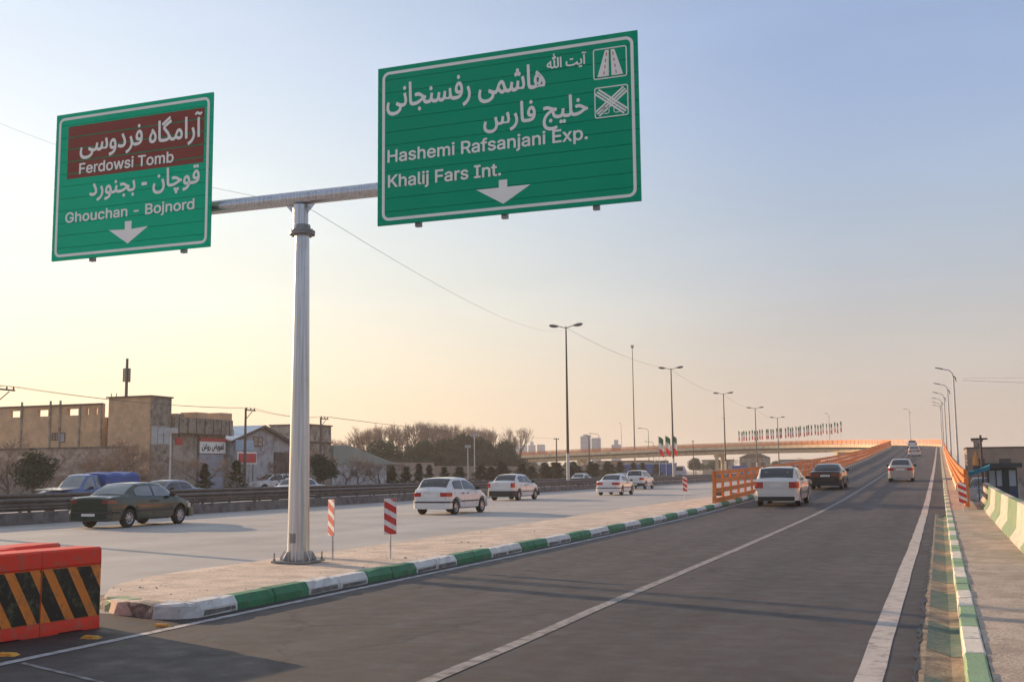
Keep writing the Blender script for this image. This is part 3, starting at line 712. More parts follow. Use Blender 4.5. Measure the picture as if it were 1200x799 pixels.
gm = MB(); gm.prism([(.19, .046), (.31, .046), (.31, .09), (.235, .20), (.195, .20)], -.009, .009, 1); gm = gm.mesh('base_rib', 'steel')
bo = MB(); bo.lathe([(0, .001), (0, .022), (.035, .022), (.035, .012), (.13, .012), (.13, .001)], 8, 'z'); bo = bo.mesh('anchor_bolt', 'steel_dull')
for k in range(8):
    a = 2 * math.pi * (k + .5) / 8; link('rib', gm, ga, rot=(0, 0, a)); 
    a = 2 * math.pi * k / 8; q_ = .29 / max(abs(math.cos(a)), abs(math.sin(a)))
    link('bolt', bo, ga, loc=(q_ * math.cos(a), q_ * math.sin(a), .046))
b = MB(); b.box(-.05, .05, -.207, -.15, .34, .50); b.box(-.035, .035, -.211, -.207, .36, .48); b.build('access_hatch', 'steel_dull', ga, label='small inspection hatch low on the pole')
b = MB(); b.tube([(.0, -.02, 6.19), (.02, -.04, 6.12)], .02, 6); b.build('cable_hook', 'trim', ga)

# marker boards
def marker(loc, rz, label, tilt=0, w_=.225, h_=.63, zb=.42, m_='white', two=False):
    t = thing('marker_board', label, 'marker board', loc, rz, 'red and white marker boards')
    b = MB(); b.tube([(0, .03, -.05), (0, .03, zb + h_ - .05)], .019, 8); b.build('post', 'pole_light', t, smooth=40)
    b = MB(); b.prism(rrect(-w_ / 2, w_ / 2, zb, zb + h_, .018, 3), -.004, .006, 1); b.build('board', 'white', t)
    b = MB(); n = 3.0; p = h_ / 3.02; sl = p * .42
    def clip(poly):
        for sgn, lim in ((1, zb + .006), (-1, zb + h_ - .006)):
            o = []
            for i in range(len(poly)):
                a, c = poly[i], poly[(i + 1) % len(poly)]; ia, ic = sgn * (a[1] - lim) >= 0, sgn * (c[1] - lim) >= 0
                if ia: o.append(a)
                if ia != ic: u = (lim - a[1]) / (c[1] - a[1]); o.append((a[0] + (c[0] - a[0]) * u, lim))
            poly = o
            if not poly: return poly
        return poly
    for k in range(-1, 4):
        z0 = zb + k * p - .02; q = w_ / 2 - .006
        poly = clip([(-q, z0 + sl * .9), (q, z0 - sl * .5 + .0), (q, z0 - sl * .5 + p * .56), (-q, z0 + sl * .9 + p * .56)])
        if len(poly) > 2: flat(b, poly, -.0065, t=.003)
    b.build('red_bands', 'red', t)
    t.rotation_euler = (0, tilt, rz); return t
marker((-9.89, 17.34, .155), rad(-32), 'narrow looking marker board turned edgeways, just right of the gantry pole', m_='white')
marker((-9.04, 17.94, .155), rad(24), 'marker board facing the road on the island, second right of the gantry pole')
marker((-12.73, 61.2, .15), rad(20), 'small far marker board on the island left of the orange railing', h_=.80, zb=.35, w_=.26)
marker((.97, 39.4, .15), rad(4), 'marker board on the right sidewalk at the near end of the orange railing', tilt=-.04, w_=.26, h_=.68, zb=.34)
for i, (x, y) in enumerate(((-11.7, 66), (-9.9, 60.5))):
    lp = lump(None, 'rubble_lump', sub([(x - .22, y - .2), (x + .22, y - .2), (x + .2, y + .2), (x - .2, y + .2)]), .42, 'brown_trim', 20 + i)
    tag(lp, ['small dark rubble lump on the island nearer the far marker board', 'small dark rubble lump on the island close to the orange railing end'][i], 'rubble')

# plastic water barriers
def barrier(loc, rz, label, striped=True, ln=.775):
    t = thing('plastic_barrier', label, 'barrier', loc, rz, 'red and orange water filled barriers')
    # local: front face towards +x, length along y, from 0 to ln
    b = MB(); pr = [(-.44, .0), (.0, .0), (.0, .12), (-.010, .14), (-.012, .69), (.0, .71), (-.01, .86), (-.03, .88), (-.41, .88), (-.43, .86), (-.44, .67), (-.426, .64), (-.428, .2), (-.44, .17)]
    rows = []; e = .002
    for yy, ins in ((e, .005), (e + .008, 0), (ln * .28, 0), (ln * .3, 0), (ln * .7, 0), (ln * .72, 0), (ln - e - .008, 0), (ln - e, .005)):
        notch = .018 if ln * .29 < yy < ln * .71 else 0
        rows.append([(min(max(x, -.44 + ins), -ins), yy, max(z, notch) if z < .1 else z - (ins if z > .5 else 0)) for x, z in pr + [pr[0]]])
    b.ribbon(rows); n = len(pr)
    b.add(rows[0][:-1], [tuple(range(n))]); b.add(rows[-1][:-1], [tuple(range(n - 1, -1, -1))])
    b.build('body', 'barrier_red', t, smooth=30)
    if striped:
        b = MB(); b.box(-.012, -.0055, .006, ln - .006, .142, .688); b.build('orange_band', 'barrier_orange', t)
        b = MB(); p = .305
        for k in range(-3, 4):
            y0 = .02 + k * p + .115; pts = [(y0, .69), (y0 + .185, .69), (y0 + .185 + .30, .14), (y0 + .30, .14)]
            poly = pts
            for sgn, lim in ((1, .009), (-1, ln - .009)):
                o = []
                for i in range(len(poly)):
                    a, c = poly[i], poly[(i + 1) % len(poly)]; ia, ic = sgn * (a[0] - lim) >= 0, sgn * (c[0] - lim) >= 0
                    if ia: o.append(a)
                    if ia != ic: u = (lim - a[0]) / (c[0] - a[0]); o.append((lim, a[1] + (c[1] - a[1]) * u))
                poly = o
                if len(poly) < 3: break
            if len(poly) > 2:
                poly = [(a, min(max(c, .146), .684)) for a, c in poly]; b.prism(poly, -.006, -.0035, 0)
        b.build('black_bands', 'barrier_black', t)
    return t
barrier((-8.71, 9.285, 0), rad(-8), 'front red barrier at the right end of the row beside the island nose')
barrier((-8.80, 8.515, 0), rad(-6.5), 'front red barrier cut by the left edge of the photo')
barrier((-8.88, 7.745, 0), rad(-5), 'front red barrier outside the left edge')
barrier((-9.50, 9.62, 0), rad(6), 'red barrier standing behind the front row, its far end showing', False, .9)
barrier((-9.42, 8.68, 0), rad(-5), 'red barrier standing behind the front row at the left edge', False, .9)
# road studs
for i, (x, y, r_) in enumerate(((-8.12, 8.26, .3), (-8.13, 9.38, .15), (-7.99, 10.33, .2))):
    t = thing('road_stud', ['worn yellow road stud at the left corner of the photo', 'worn yellow road stud in front of the barriers', 'worn yellow road stud below the island nose'][i], 'road stud', (x, y, .006), r_, 'yellow road studs along the line')
    b = MB(); b.add([(-.10, -.055, 0), (.10, -.055, 0), (.10, .055, 0), (-.10, .055, 0), (-.075, -.022, .028), (.075, -.022, .03), (.07, .025, .026), (-.07, .025, .03)],
                    [(0, 1, 5, 4), (1, 2, 6, 5), (2, 3, 7, 6), (3, 0, 4, 7), (4, 5, 6, 7)]); b.build('body', 'yellow', t)
    b = MB(); b.box(-.05, .05, -.047, -.037, .004, .02); b.build('reflector', 'barrier_orange', t)

# jersey barriers
jp = [(.0, 0), (.0, .07), (.13, .26), (.185, .80), (.335, .80), (.39, .26), (.50, .07), (.50, 0)]
for k in range(8):
    y0 = 19.0 + k * 3.32; ln = 3.29
    xa = 1.42 + .0085 * (y0 - 18); c = k % 2
    me = MB(); me.prism([(x, z) for x, z in reversed(jp)], 0, ln, 1)
    o = me.build('jersey_barrier', 'jersey_green' if (k % 2 == 0) else 'jersey_cream'); o.location = (xa, y0, zr(y0 + 1) + .13); o.rotation_euler = ((zr(y0 + 2) - zr(y0)) / 2, 0, -.0085)
    ordn = ['nearest', 'second', 'third', 'fourth', 'fifth', 'sixth', 'seventh', 'farthest'][k]
    tag(o, f'{"green" if k % 2 == 0 else "cream"} painted concrete barrier on the right, {ordn} unit of the row', 'barrier', 'painted concrete barriers beside the sidewalk')

# orange railings on the ramp and flyover
def railing(side, s0, s1, label, off, h_=1.18, zb=.22, step=2.0):
    t = thing('bridge_railing', label, 'railing', (0, 0, 0), 0, 'orange railings of the flyover')
    rows4 = [.10, .42, .74, 1.0]
    hts = [.19, .19, .19, .17]
    for k, (f_, hh) in enumerate(zip(rows4, hts)):
        r_ = MB(); rows = []
        for s in srange(s0, s1, 2.5):
            x, y = edge(s, side, off); z = zr(s) + zb + f_ * h_; x2, y2 = edge(s, side, off + .05)
            rows.append([(x, y, z - hh / 2), (x, y, z + hh / 2), (x2, y2, z + hh / 2), (x2, y2, z - hh / 2), (x, y, z - hh / 2)])
        r_.ribbon(rows); n = 4
        r_.add(rows[0][:4], [(3, 2, 1, 0)]); r_.build('rail', 'orange_rail', t)
    pm = MB(); pm.box(-.045, .045, -.07, .07, 0, h_ + .05); pm = pm.mesh('post', 'orange_rail')
    for i, s in enumerate(np.arange(s0 + .02, s1, step)):
        x, y = edge(s, side, off + .10); x3, y3 = edge(s + 1, side, off + .10)
        link('post', pm, t, loc=(x, y, zr(s) + zb), rot=(0, 0, math.atan2(y3 - y, x3 - x) - math.pi / 2))
    return t
rl = railing(-1, 45.2, 480, 'orange steel railing on the left kerb of the ramp, following the inside of the curve', .12, 1.22, .17)
b = MB(); x = xL(45.2) - .2; b.bar((x, 45.1, zr(45) + .15), (x, 45.35, zr(45) + 1.45), .12, .14, up=(1, 0, 0)); b.build('end_post', 'orange_rail', rl)
rr = railing(1, 41, 480, 'orange steel railing on the outer right edge of the ramp and flyover', .62)
# cream parapet wall under the outer railing of the curve (between deck and rail)
pw = MB(); rows = []
for s in srange(60, 500, 3):
    a = edge(s, 1, .58); b2 = edge(s, 1, .90); z = zr(s); rows.append([(*a, z + .1), (*a, z + .40), (*b2, z + .40), (*b2, z - .2)])
pw.ribbon(rows).build('parapet', 'deck', bridge)

# ------------------------------------------------------------------ median guard rails
def guard(x, y0, y1, label, base=True, top=.90, mt='rail_steel'):
    t = thing('guard_rail', label, 'guard rail', (x, 0, 0), 0, 'guard rails along the median')
    if base:
        me = MB(); me.prism([(.18, -.02), (.13, .42), (-.16, .42), (-.18, -.02)], 0, 3.97, 1); me = me.mesh('base_block', 'grey_concrete')
        y = y0; i = 0
        while y < 190: link('base_block', me, t, loc=(0, y, 0)); y += 4.0
        b = MB(); b.prism([(.18, -.02), (.13, .42), (-.16, .42), (-.18, -.02)], y, y1, 1); b.build('distant_base', 'grey_concrete', t, kind='stuff')
    wv = [(.02, 0), (.08, .04), (.08, .10), (.02, .15), (.08, .20), (.08, .26), (.02, .30)]
    for zt in ((top - .30, ) if not base else (top - .30, .455 - .0)):
        b = MB(); hs = 1 if zt > .5 else .42
        b.ribbon([[(p[0], y, zt + p[1] * hs) for p in wv] for y in srange(y0, y1, 30)]); b.ribbon([[(p[0] - .012, y, zt + p[1] * hs) for p in reversed(wv)] for y in srange(y0, y1, 30)])
        b.build('beam', mt, t)
    pm = MB(); pm.box(-.06, .02, -.05, .05, .1, top + .02); pm = pm.mesh('post', mt)
    for y in np.arange(y0 + 1, min(y1, 200), 2.0 if base else 4.0): link('post', pm, t, loc=(0, y, 0))
    return t
guard(-29.75, 8, 600, 'near dark guard rail on a concrete base at the left edge of the highway')
guard(-32.1, 8, 600, 'second guard rail just behind the near one, facing the opposite carriageway', base=False, top=1.02)

# ------------------------------------------------------------------ lamps
def double_lamp(h_=14.9):
    t = thing('street_lamp', '', 'street lamp', (0, 0, .1), 0, 'tall double headed street lamps on the median')
    b = MB(); b.tube([(0, 0, 0), (0, 0, 3.2)], [.15, .14], 10); b.lathe([(0, .26), (.04, .26), (.04, .15)], 10, 'z'); b.build('lower_pole', 'pole_light', t, smooth=40)
    b = MB(); b.tube([(0, 0, 3.2), (0, 0, h_ - .4), (0, 0, h_)], [.135, .075, .06], 10); b.build('upper_pole', 'pole_dark', t, smooth=40)
    for s in (-1, 1):
        b = MB(); b.tube([(0, 0, h_ - .15), (s * .5, 0, h_ + .0), (s * .85, 0, h_ + .1)], .035, 6); ar = b.build('arm', 'pole_dark', t)
        b = MB(); rows = []
        for u, w_, hh in ((0, .05, .05), (.12, .12, .10), (.45, .2, .17), (.75, .2, .15), (.92, .08, .06)):
            cx = s * (.7 + u); cz = h_ + .07 + u * .12
            rows.append([(cx, -w_, cz), (cx, -w_ * .6, cz - hh), (cx, w_ * .6, cz - hh), (cx, w_, cz), (cx, w_ * .5, cz + hh * .7), (cx, -w_ * .5, cz + hh * .7), (cx, -w_, cz)])
        b.ribbon(rows); b.build('lamp_head', 'lamp_head', t, smooth=50)
    return t
d0 = double_lamp(); pos = [97.4, 142.2, 181.5, 216.6, 250, 290]
lab = ['tallest looking double headed lamp, nearest on the median', 'double headed lamp second along the median, by the flags', 'double headed lamp third along the median',
       'double headed lamp fourth along the median', 'double headed lamp fifth along the median', 'farthest double headed lamp on the median beyond the flyover']
d0.location = (-31, pos[0], .1); d0['label'] = lab[0]
for i in range(1, 5): dup(d0, (-31, pos[i], .1), 0, lab[i], scale=(1, 1, (1, .99, .935, .895, .865)[i]))
dup(d0, (-31, 26.4, .1), 0, 'double headed lamp on the median just outside the left edge')

def arm_lamp(h_=8.5):
    t = thing('street_lamp', '', 'street lamp', (0, 0, 0), 0, 'pale single arm street lamps along the right edge of the ramp')
    b = MB(); b.tube([(0, 0, -.3), (0, 0, h_ - .6)], [.10, .065], 10); b.build('pole', 'pole_light', t, smooth=40)
    b = MB(); b.tube([(0, 0, h_ - .6), (-.06, 0, h_ - .25), (-.3, 0, h_ + .02), (-.85, 0, h_ + .15)], [.06, .05, .045, .04], 8); b.build('arm', 'pole_light', t, smooth=50)
    b = MB(); b.tube([(0, 0, h_ - .45), (.16, .02, h_ - .62), (.22, .02, h_ - .98)], [.04, .05, .03], 6); b.build('bracket', 'pole_dark', t)
    b = MB(); b.add([(-.78, -.10, h_ + .10), (-.78, .10, h_ + .10), (-.78, .07, h_ + .20), (-.78, -.07, h_ + .20), (-1.38, -.12, h_ + .24), (-1.38, .12, h_ + .24), (-1.38, .08, h_ + .32), (-1.38, -.08, h_ + .32)],
                    [(0, 1, 2, 3), (7, 6, 5, 4), (0, 4, 5, 1), (1, 5, 6, 2), (2, 6, 7, 3), (3, 7, 4, 0)]); b.build('lamp_head', 'lamp_head', t)
    return t
a0 = arm_lamp()
ordn = ['nearest', 'second', 'third', 'fourth', 'fifth', 'sixth', 'seventh', 'eighth', 'ninth', 'tenth', 'eleventh', 'twelfth']
for k in range(11):
    s = 100 + 29.5 * k; x, y = edge(s, 1, max(.45, 2.2 - xR(s)) if s < 250 else .45); x2, y2 = edge(s, 1, 0); lb_ = f'pale single arm lamp on the outer edge of the ramp, {ordn[k]} in the line'
    rz = math.atan2(y - y2, x - x2)
    if k == 0: a0.location = (x, y, zr(s)); a0.rotation_euler = (0, 0, rz); a0['label'] = lb_
    else: dup(a0, (x, y, zr(s)), rz, lb_)
# ------------------------------------------------------------------ power poles, masts, cables
def power_pole(h_, kind=0):
    t = thing('power_pole', '', 'power pole', (0, 0, 0), 0, 'power poles along the far pavement')
    b = MB(); b.tube([(0, 0, 0), (0, 0, h_ + .1)], [.15, .09], 8); b.build('pole', 'bark', t)
    b = MB()
    if kind == 0: b.box(-.06, .06, 0, 1.6, h_ - .1, h_); b.bar((0, 0, h_ - .9), (0, 1.1, h_ - .15), .05, .05, up=(1, 0, 0))
    else: b.box(-.06, .06, -1.2, 1.2, h_ - .1, h_)
    b.build('cross_arm', 'bark', t)
    im = MB(); im.lathe([(0, .03), (.05, .06), (.12, .06), (.2, .02)], 6, 'z'); im = im.mesh('insulator', 'pole_dark')
    for y in ((.15, .85, 1.5) if kind == 0 else (-1.1, 0, 1.1)): link('insulator', im, t, loc=(0, y, h_))
    return t
p0 = power_pole(7.35); p1 = power_pole(8.0, 1)
PP = [(-56, 56.1, 7.35), (-56, 83.05, 7.3), (-56, 95.95, 7.1)]
p0.location = (-56, 55.2, 0); p0.rotation_euler = (0, 0, rad(6)); p0['label'] = 'power pole cut by the left edge of the photo in front of the brick wall'
dup(p0, (-56, 83.05, 0), rad(4), 'power pole between the shop and the gabled barn')
dup(p0, (-56, 95.95, 0), rad(4), 'power pole behind the gantry pole beside the brick tower', scale=(1, 1, .97))
p1.location = (-56, 170, 0); p1.scale = (1, 1, .86); p1['label'] = 'T shaped power pole left of the nearest tall lamp'
dup(p1, (-56, 188.3, 0), 0, 'T shaped power pole in front of the blue towers', scale=(1, 1, .98))
dup(p1, (-56, 280.6, 0), 0, 'T shaped power pole below the flyover, right of the flags', scale=(1, 1, 1.12))
def cable(name, pts, r=.012, label='', sag=None):
    b = MB(); b.tube(pts, r, 4, cap=False); o = b.build(name, 'wire'); return tag(o, label, 'cable')
def cat(a, b, sag, n=16):
    a = Vector(a); b = Vector(b); return [tuple(a.lerp(b, i / n) - Vector((0, 0, 4 * sag * (i / n) * (1 - i / n)))) for i in range(n + 1)]
cable('overhead_cable', cat((-10.05, 16.66, 6.32), (-31, 97.4, 14.75), .9), .004, 'thin cable from the gantry arm up to the nearest tall street lamp')
cable('overhead_cable', cat((-31, 26.4, 14.8), (-10.05, 16.66, 6.34), .5), .004, 'thin cable coming down to the gantry arm from the upper left')
for i in range(4): cable('overhead_cable', cat((-31, pos[i], 14.9 * (1, .99, .935, .895, .865)[i]), (-31, pos[i + 1], 14.9 * (1, .99, .935, .895, .865)[i + 1]), .6), .012, f'thin cable strung between double headed lamps {["one and two", "two and three", "three and four", "four and five"][i]} of the median')
for j, dy in enumerate((.15, 1.5)):
    P_ = [(-56, 20, 7.55), (-56, 55.2 + dy, 7.55), (-56, 83.05 + dy, 7.5), (-56, 95.95 + dy, 7.3), (-56, 170, 6.9)]
    pts = []
    for a, b_ in zip(P_[:-1], P_[1:]): pts += cat(a, b_, .35, 8)[:-1]
    cable('power_line', pts + [P_[-1]], .016, ['upper power line along the far pavement, from pole to pole', 'outer power line beside the upper one on the cross arms'][j])
cable('power_line', cat((2.9, 100, 8.9), (40, 112, 8.6), .5), .014, 'power line leaving the nearest pale lamp to the right')
cable('power_line', cat((2.9, 100, 9.1), (40, 105, 9.6), .4), .008, 'fainter power line above the other at the right edge')
b = MB(); b.tube([(0, 0, 0), (0, 0, 50)], [.35, .14], 6); t = thing('mast', 'very tall slender mast on the skyline left of the flags', 'mast', (-106.6, 420, 0)); b.build('shaft', 'pole_dark', t)
b = MB(); b.box(-.45, .45, -.45, .45, 49.2, 50.4); b.build('lantern', 'lamp_head', t)
t = thing('cell_tower', 'short cell tower with antennas above the tall brick block', 'antenna mast', (-83.0, 100, 0))
b = MB(); b.tube([(0, 0, 0), (0, 0, 14.6)], [.24, .14], 8); b.build('shaft', 'pole_dark', t)
am = MB(); am.box(-.07, .07, -.11, .11, 0, 1.5); am = am.mesh('antenna', 'lamp_head')
for k in range(5): a = 2 * math.pi * k / 5; link('antenna', am, t, loc=(.34 * math.cos(a), .34 * math.sin(a), 12.0), rot=(0, 0, a))
t = thing('street_lamp', 'short white lamp post in front of the shop with a small red sign', 'street lamp', (-46.6, 60.6, 0))
b = MB(); b.tube([(0, 0, 0), (0, 0, 4.6)], [.07, .05], 8); b.build('pole', 'pole_light', t)
b = MB(); b.box(-.3, .3, -.35, .35, 4.4, 4.75); b.build('lamp_head', 'far_pale', t)
for i, (y, h_) in enumerate(((119, 4.6), (121, 6.0))):
    t = thing('street_lamp', ['lower white post in front of the evergreens', 'taller white post in front of the evergreens'][i], 'post', (-50, y, 0))
    b = MB(); b.tube([(0, 0, 0), (0, 0, h_)], [.09, .06], 8); b.build('pole', 'pole_light', t); b = MB(); b.box(-.25, .25, -.3, .3, h_ - .1, h_ + .2); b.build('lamp_head', 'far_pale', t)
for i, (x, y, h_) in enumerate(((-76.5, 318, 13.8), (-91.5, 318, 12.6), (-85, 360, 11.0))):
    t = thing('street_lamp', ['single arm lamp on the flyover between the slender mast and the flags', 'single arm lamp on the flyover right of the blue towers', 'dim lamp standing behind the flyover'][i], 'street lamp', (x, y, 0))
    b = MB(); b.tube([(0, 0, 0), (0, 0, h_ - .5), (-.4, 0, h_), (-2.2, 0, h_ + .2)], [.12, .08, .07, .06], 6); b.build('pole', 'lamp_head', t)
    b = MB(); b.box(-3.0, -2.2, -.16, .16, h_ + .1, h_ + .34); b.build('lamp_head', 'pole_light', t)

# ------------------------------------------------------------------ flags
def flag_mesh(w_, h_, seed, droop=.35):
    r = random.Random(seed); b = MB(); nx = 6
    ph = r.uniform(0, 6)
    for band in range(3):
        rows = []
        for j in range(3):
            v = (band + j / 2) / 3
            rows.append([((i / nx) * w_, math.sin(i * 1.1 + ph + v * 2) * .10 * (i / nx), h_ * (1 - v) - droop * (i / nx) ** 1.5 * (1 + .3 * v)) for i in range(nx + 1)])
        b.ribbon(rows, mi=band); b.ribbon([[(x, y + .012, z) for x, y, z in reversed(rw)] for rw in rows], mi=band)
    return b.mesh('cloth', ['flag_green', 'flag_white', 'flag_red'])
FX = [(-41.6, 180, 7.2), (-40.6, 180.6, 7.3), (-39.6, 181.0, 7.4)]
for i, (x, y, h_) in enumerate(FX):
    t = thing('flag', ['left', 'middle', 'right'][i] + ' one of the green white and red flags beside the second tall lamp', 'flag', (x, y, 0), 0, 'flags on the median poles')
    b = MB(); b.tube([(0, 0, 0), (0, 0, h_ + .1)], .05, 6); b.build('pole', 'pole_light', t)
    link('cloth', flag_mesh(.75, 2.9, i, .5), t, loc=(.05, 0, h_ - 2.9))
fm = [flag_mesh(.34, 2.7, 40 + k, .15) for k in range(5)]
pmesh = MB().tube([(0, 0, -1.6), (0, 0, 5.2)], .02, 5).mesh('pole', 'pole_light')
for k in range(38):
    u = (k + random.Random(k + 5).uniform(-.35, .35)) / 37; s = 305 + 42 * (1 - u); x, y = edge(s, 1, 1.25); x = -21.5 - 28.5 * (1 - u); y = S1 + math.sqrt(max((R0 + HW + 1.3) ** 2 - (x - CX) ** 2, 0)) if x > CX else S1 + R0 + HW + 1.3
    t = thing('flag', 'upright green white and red flag in the long row along the curve of the flyover', 'flag', (x, y, 7.75 + (1.5 * u) - .5 ), rad(random.Random(k).uniform(-25, 25)), 'row of flags along the flyover')
    link('pole', pmesh, t); link('cloth', fm[k % 5], t, loc=(.03, 0, 2.35 + random.Random(k * 3).uniform(-.2, .2)))

# ------------------------------------------------------------------ cars
def lerp(a, b, t): return a + (b - a) * t
def P1(pts): xs = [p[0] for p in pts]; zs = [p[1] for p in pts]; return lambda s: float(np.interp(s, xs, zs))
_wheels = {}
def wheel_parts(r, wd, style):
    key = (r, wd, style)
    if key in _wheels: return _wheels[key]
    t = MB(); t.lathe([(-wd / 2, r * .62), (-wd / 2, r * .93), (-wd * .36, r), (wd * .36, r), (wd / 2, r * .93), (wd / 2, r * .62), (wd * .28, r * .62), (-wd * .3, r * .62), (-wd / 2, r * .62)], 20)
    d = MB(); d.lathe([(wd * .28, r * .63), (wd * .46, r * .66), (wd * .46, r * .60), (wd * .34, r * .50), (wd * .42, r * .2), (wd * .44, 0.001)], 20)
    h = MB()
    n = 7 if style == 'cover' else 5
    for k in range(n):
        a = 2 * math.pi * k / n; c, s = math.cos(a), math.sin(a); w0, w1 = (.10, .16) if style == 'cover' else (.13, .24)
        pts = []
        for rr_, ww in ((.30, w0), (.54, w1)):
            for sg in (-1, 1):
                aa = a + sg * ww / rr_ * .5; pts.append((wd * (.40 if rr_ < .4 else .375), r * rr_ * math.cos(aa), r * rr_ * math.sin(aa)))
        h.add([pts[0], pts[1], pts[3], pts[2]], [(0, 1, 2, 3), (3, 2, 1, 0)])
    _wheels[key] = (t.mesh('tyre', 'tyre', 40), d.mesh('rim', 'rim', 40), h.mesh('rim_slots', 'trim'))
    return _wheels[key]
def car(name, label, loc, rz, paint, L_=4.4, W=.85, roof=1.40, boot=1.0, tail=.95, hood=.95, hoodf=.78, belt=.93, s=(.8, 1.5, 2.75, 3.4), wh=(.9, 3.6), r=.31, B=.22,
        tailm='boxy', bumper=None, plate=(.5, .72), cover='cover', group='cars and vans on the roads', glass='glass', rear_glass=None, mirrors=True, cat='car', trimline=False, cabin_w=.0, lights=None, tailmat='tail', wr=.26):
    t = thing(name, label, cat, loc, rz, group)
    paintm = paint if isinstance(paint, str) else paint
    s1, s2, s3, s4 = s
    T = P1([(0, tail - .04), (.04, tail), (.12, boot - .02), (s1, boot), (lerp(s1, s2, .5), lerp(boot, roof, .58)), (s2, roof - .035), (lerp(s2, s3, .35), roof), (lerp(s2, s3, .75), roof - .005), (s3, roof - .045), (lerp(s3, s4, .5), lerp(roof, hood, .46)), (s4, hood), (L_ - .55, hoodf + .03), (L_ - .15, hoodf - .08), (L_, hoodf - .2)])
    D = P1([(0, tail - .04), (.04, tail), (.12, boot - .02), (s1, min(boot, belt + .06)), (s2, belt + .02), (s4 - .2, belt - .02), (s4, hood), (L_ - .55, hoodf + .03), (L_ - .15, hoodf - .08), (L_, hoodf - .2)])
    Wf = P1([(0, W - .14), (.05, W - .075), (.2, W - .025), (.6, W), (L_ - .9, W), (L_ - .35, W - .05), (L_ - .1, W - .15), (L_, W - .27)])
    Wr = P1([(0, W - .26), (s1, W - .18), (s2, W - wr), (s3, W - .27), (s4, W - .2), (L_, W - .36)])
    zc = r
    def Bs(x):
        b_ = B + (.08 if x < .08 or x > L_ - .08 else 0)
        for c in wh:
            d = abs(x - c)
            if d < r + .075: b_ = max(b_, zc + math.sqrt((r + .075) ** 2 - d * d) - .0)
        return b_
    st = sorted(set([0, .03, .08, .15, .25, .4] + [round(v, 3) for v in np.arange(.55, L_ - .3, .15)] + [L_ - .3, L_ - .18, L_ - .08, L_ - .03, L_] +
                    [s1, s2, s3, s4, lerp(s1, s2, .5), lerp(s3, s4, .5)] + [round(c + math.sin(a) * (r + .0751), 3) for c in wh for a in np.linspace(-math.pi / 2, math.pi / 2, 11)]))
    st = [v for i, v in enumerate(st) if i == 0 or v - st[i - 1] > .012]
    def gtop(x, u):     # greenhouse point: u 0 at belt, 1 at roof edge
        q = min(1, max(0, u)); w_ = lerp(Wf(x) * .955, Wr(x), q ** 1.15); return w_, lerp(D(x), T(x), q)
    def section(x):
        w_ = Wf(x); b_ = Bs(x); d = D(x); tt = T(x)
        h = [(0, b_), (w_ - .14, b_), (w_ - .03, b_ + .015 if b_ > B + .12 else b_ + .05), (w_, max(b_ + .03, min(.56, d - .2))), (w_ * .995, max(b_ + .045, min(.72, d - .12))), (w_ * .975, max(b_ + .06, d - .05)), (w_ * .955, max(b_ + .065, d))]
        for u in (.35, .7, .93): h.append(gtop(x, u))
        wr = Wr(x); h.append((wr - .035, tt + .012)); h.append((wr * .6, tt + .03)); h.append((0, tt + .04))
        return [(p[0], x - L_ / 2, p[1]) for p in h] + [(-p[0], x - L_ / 2, p[1]) for p in reversed(h[1:-1])]
    b = MB(); secs = [section(x) for x in st]; n = len(secs[0]); secs2 = [c + [c[0]] for c in secs]; b.ribbon(secs2)
    b.add(secs[0], [tuple(range(n))]); b.add(secs[-1], [tuple(range(n - 1, -1, -1))])
    body = b.build('body', paintm, t, smooth=38)
    # side windows
    rg = rear_glass or glass
    def sidewin(x0, x1, u0=.10, um=.05):
        for sg in (-1, 1):
            rows = []
            for x in np.linspace(x0, x1, 9):
                zlo, zhi = D(x) + .045, min(T(x) - .07, roof - .09)
                zhi = max(zhi, zlo + .004); hh = max(T(x) - D(x), .01)
                row = []
                for z in (zlo, (zlo + zhi) / 2, zhi):
                    w_, zz = gtop(x, (z - D(x)) / hh); row.append((sg * (w_ + .010), x - L_ / 2, z))
                rows.append(row if sg < 0 else row[::-1])
            q = MB(); q.ribbon(rows); q.build('side_window', glass, t, smooth=60)
    mid = lerp(s2, s3, .52) + .0
    if s1 > .3: sidewin(lerp(s1, s2, .62), mid - .045); sidewin(mid + .045, lerp(s3, s4, .80))
    else: sidewin(lerp(s1, s2, .75), mid - .05); sidewin(mid + .05, lerp(s3, s4, .80))
    def topglass(nm, xa, xb, m_, ka=.12, kb=.86):
        rows = []
        for x in np.linspace(lerp(xa, xb, ka), lerp(xa, xb, kb), 6):
            tt = T(x); wr = Wr(x) - .055; rows.append([(u * wr, x - L_ / 2, tt + .04 - .028 * abs(u) ** 1.6 + .012) for u in (-1, -.8, -.4, 0, .4, .8, 1)])
        if xb > xa: pass
        q = MB(); q.ribbon(rows); o = q.build(nm, m_, t, smooth=60); return o
    topglass('rear_window', s1, s2, rg, .06 if s1 > .3 else .10, .90); topglass('windscreen', s3, s4, glass, .1, .93)
    # bumpers wrap the corners
    bm = bumper or 'trim'
    def wrap(z0, z1, e, y0=0, dep=.45):
        w_ = W; return [(-(w_ + .012), dep), (-(w_ + .008), .24), (-(w_ - .05 + e), .08), (-(w_ - .16), -e), (w_ - .16, -e), (w_ - .05 + e, .08), (w_ + .008, .24), (w_ + .012, dep), (w_ - .3, dep), (-(w_ - .3), dep)]
    q = MB(); pl = wrap(0, 0, .045, dep=min(.42, wh[0] - r - .10)); q.prism([(x, y - L_ / 2) for x, y in pl], B + .02, .56, 2); q.build('rear_bumper', bm, t)
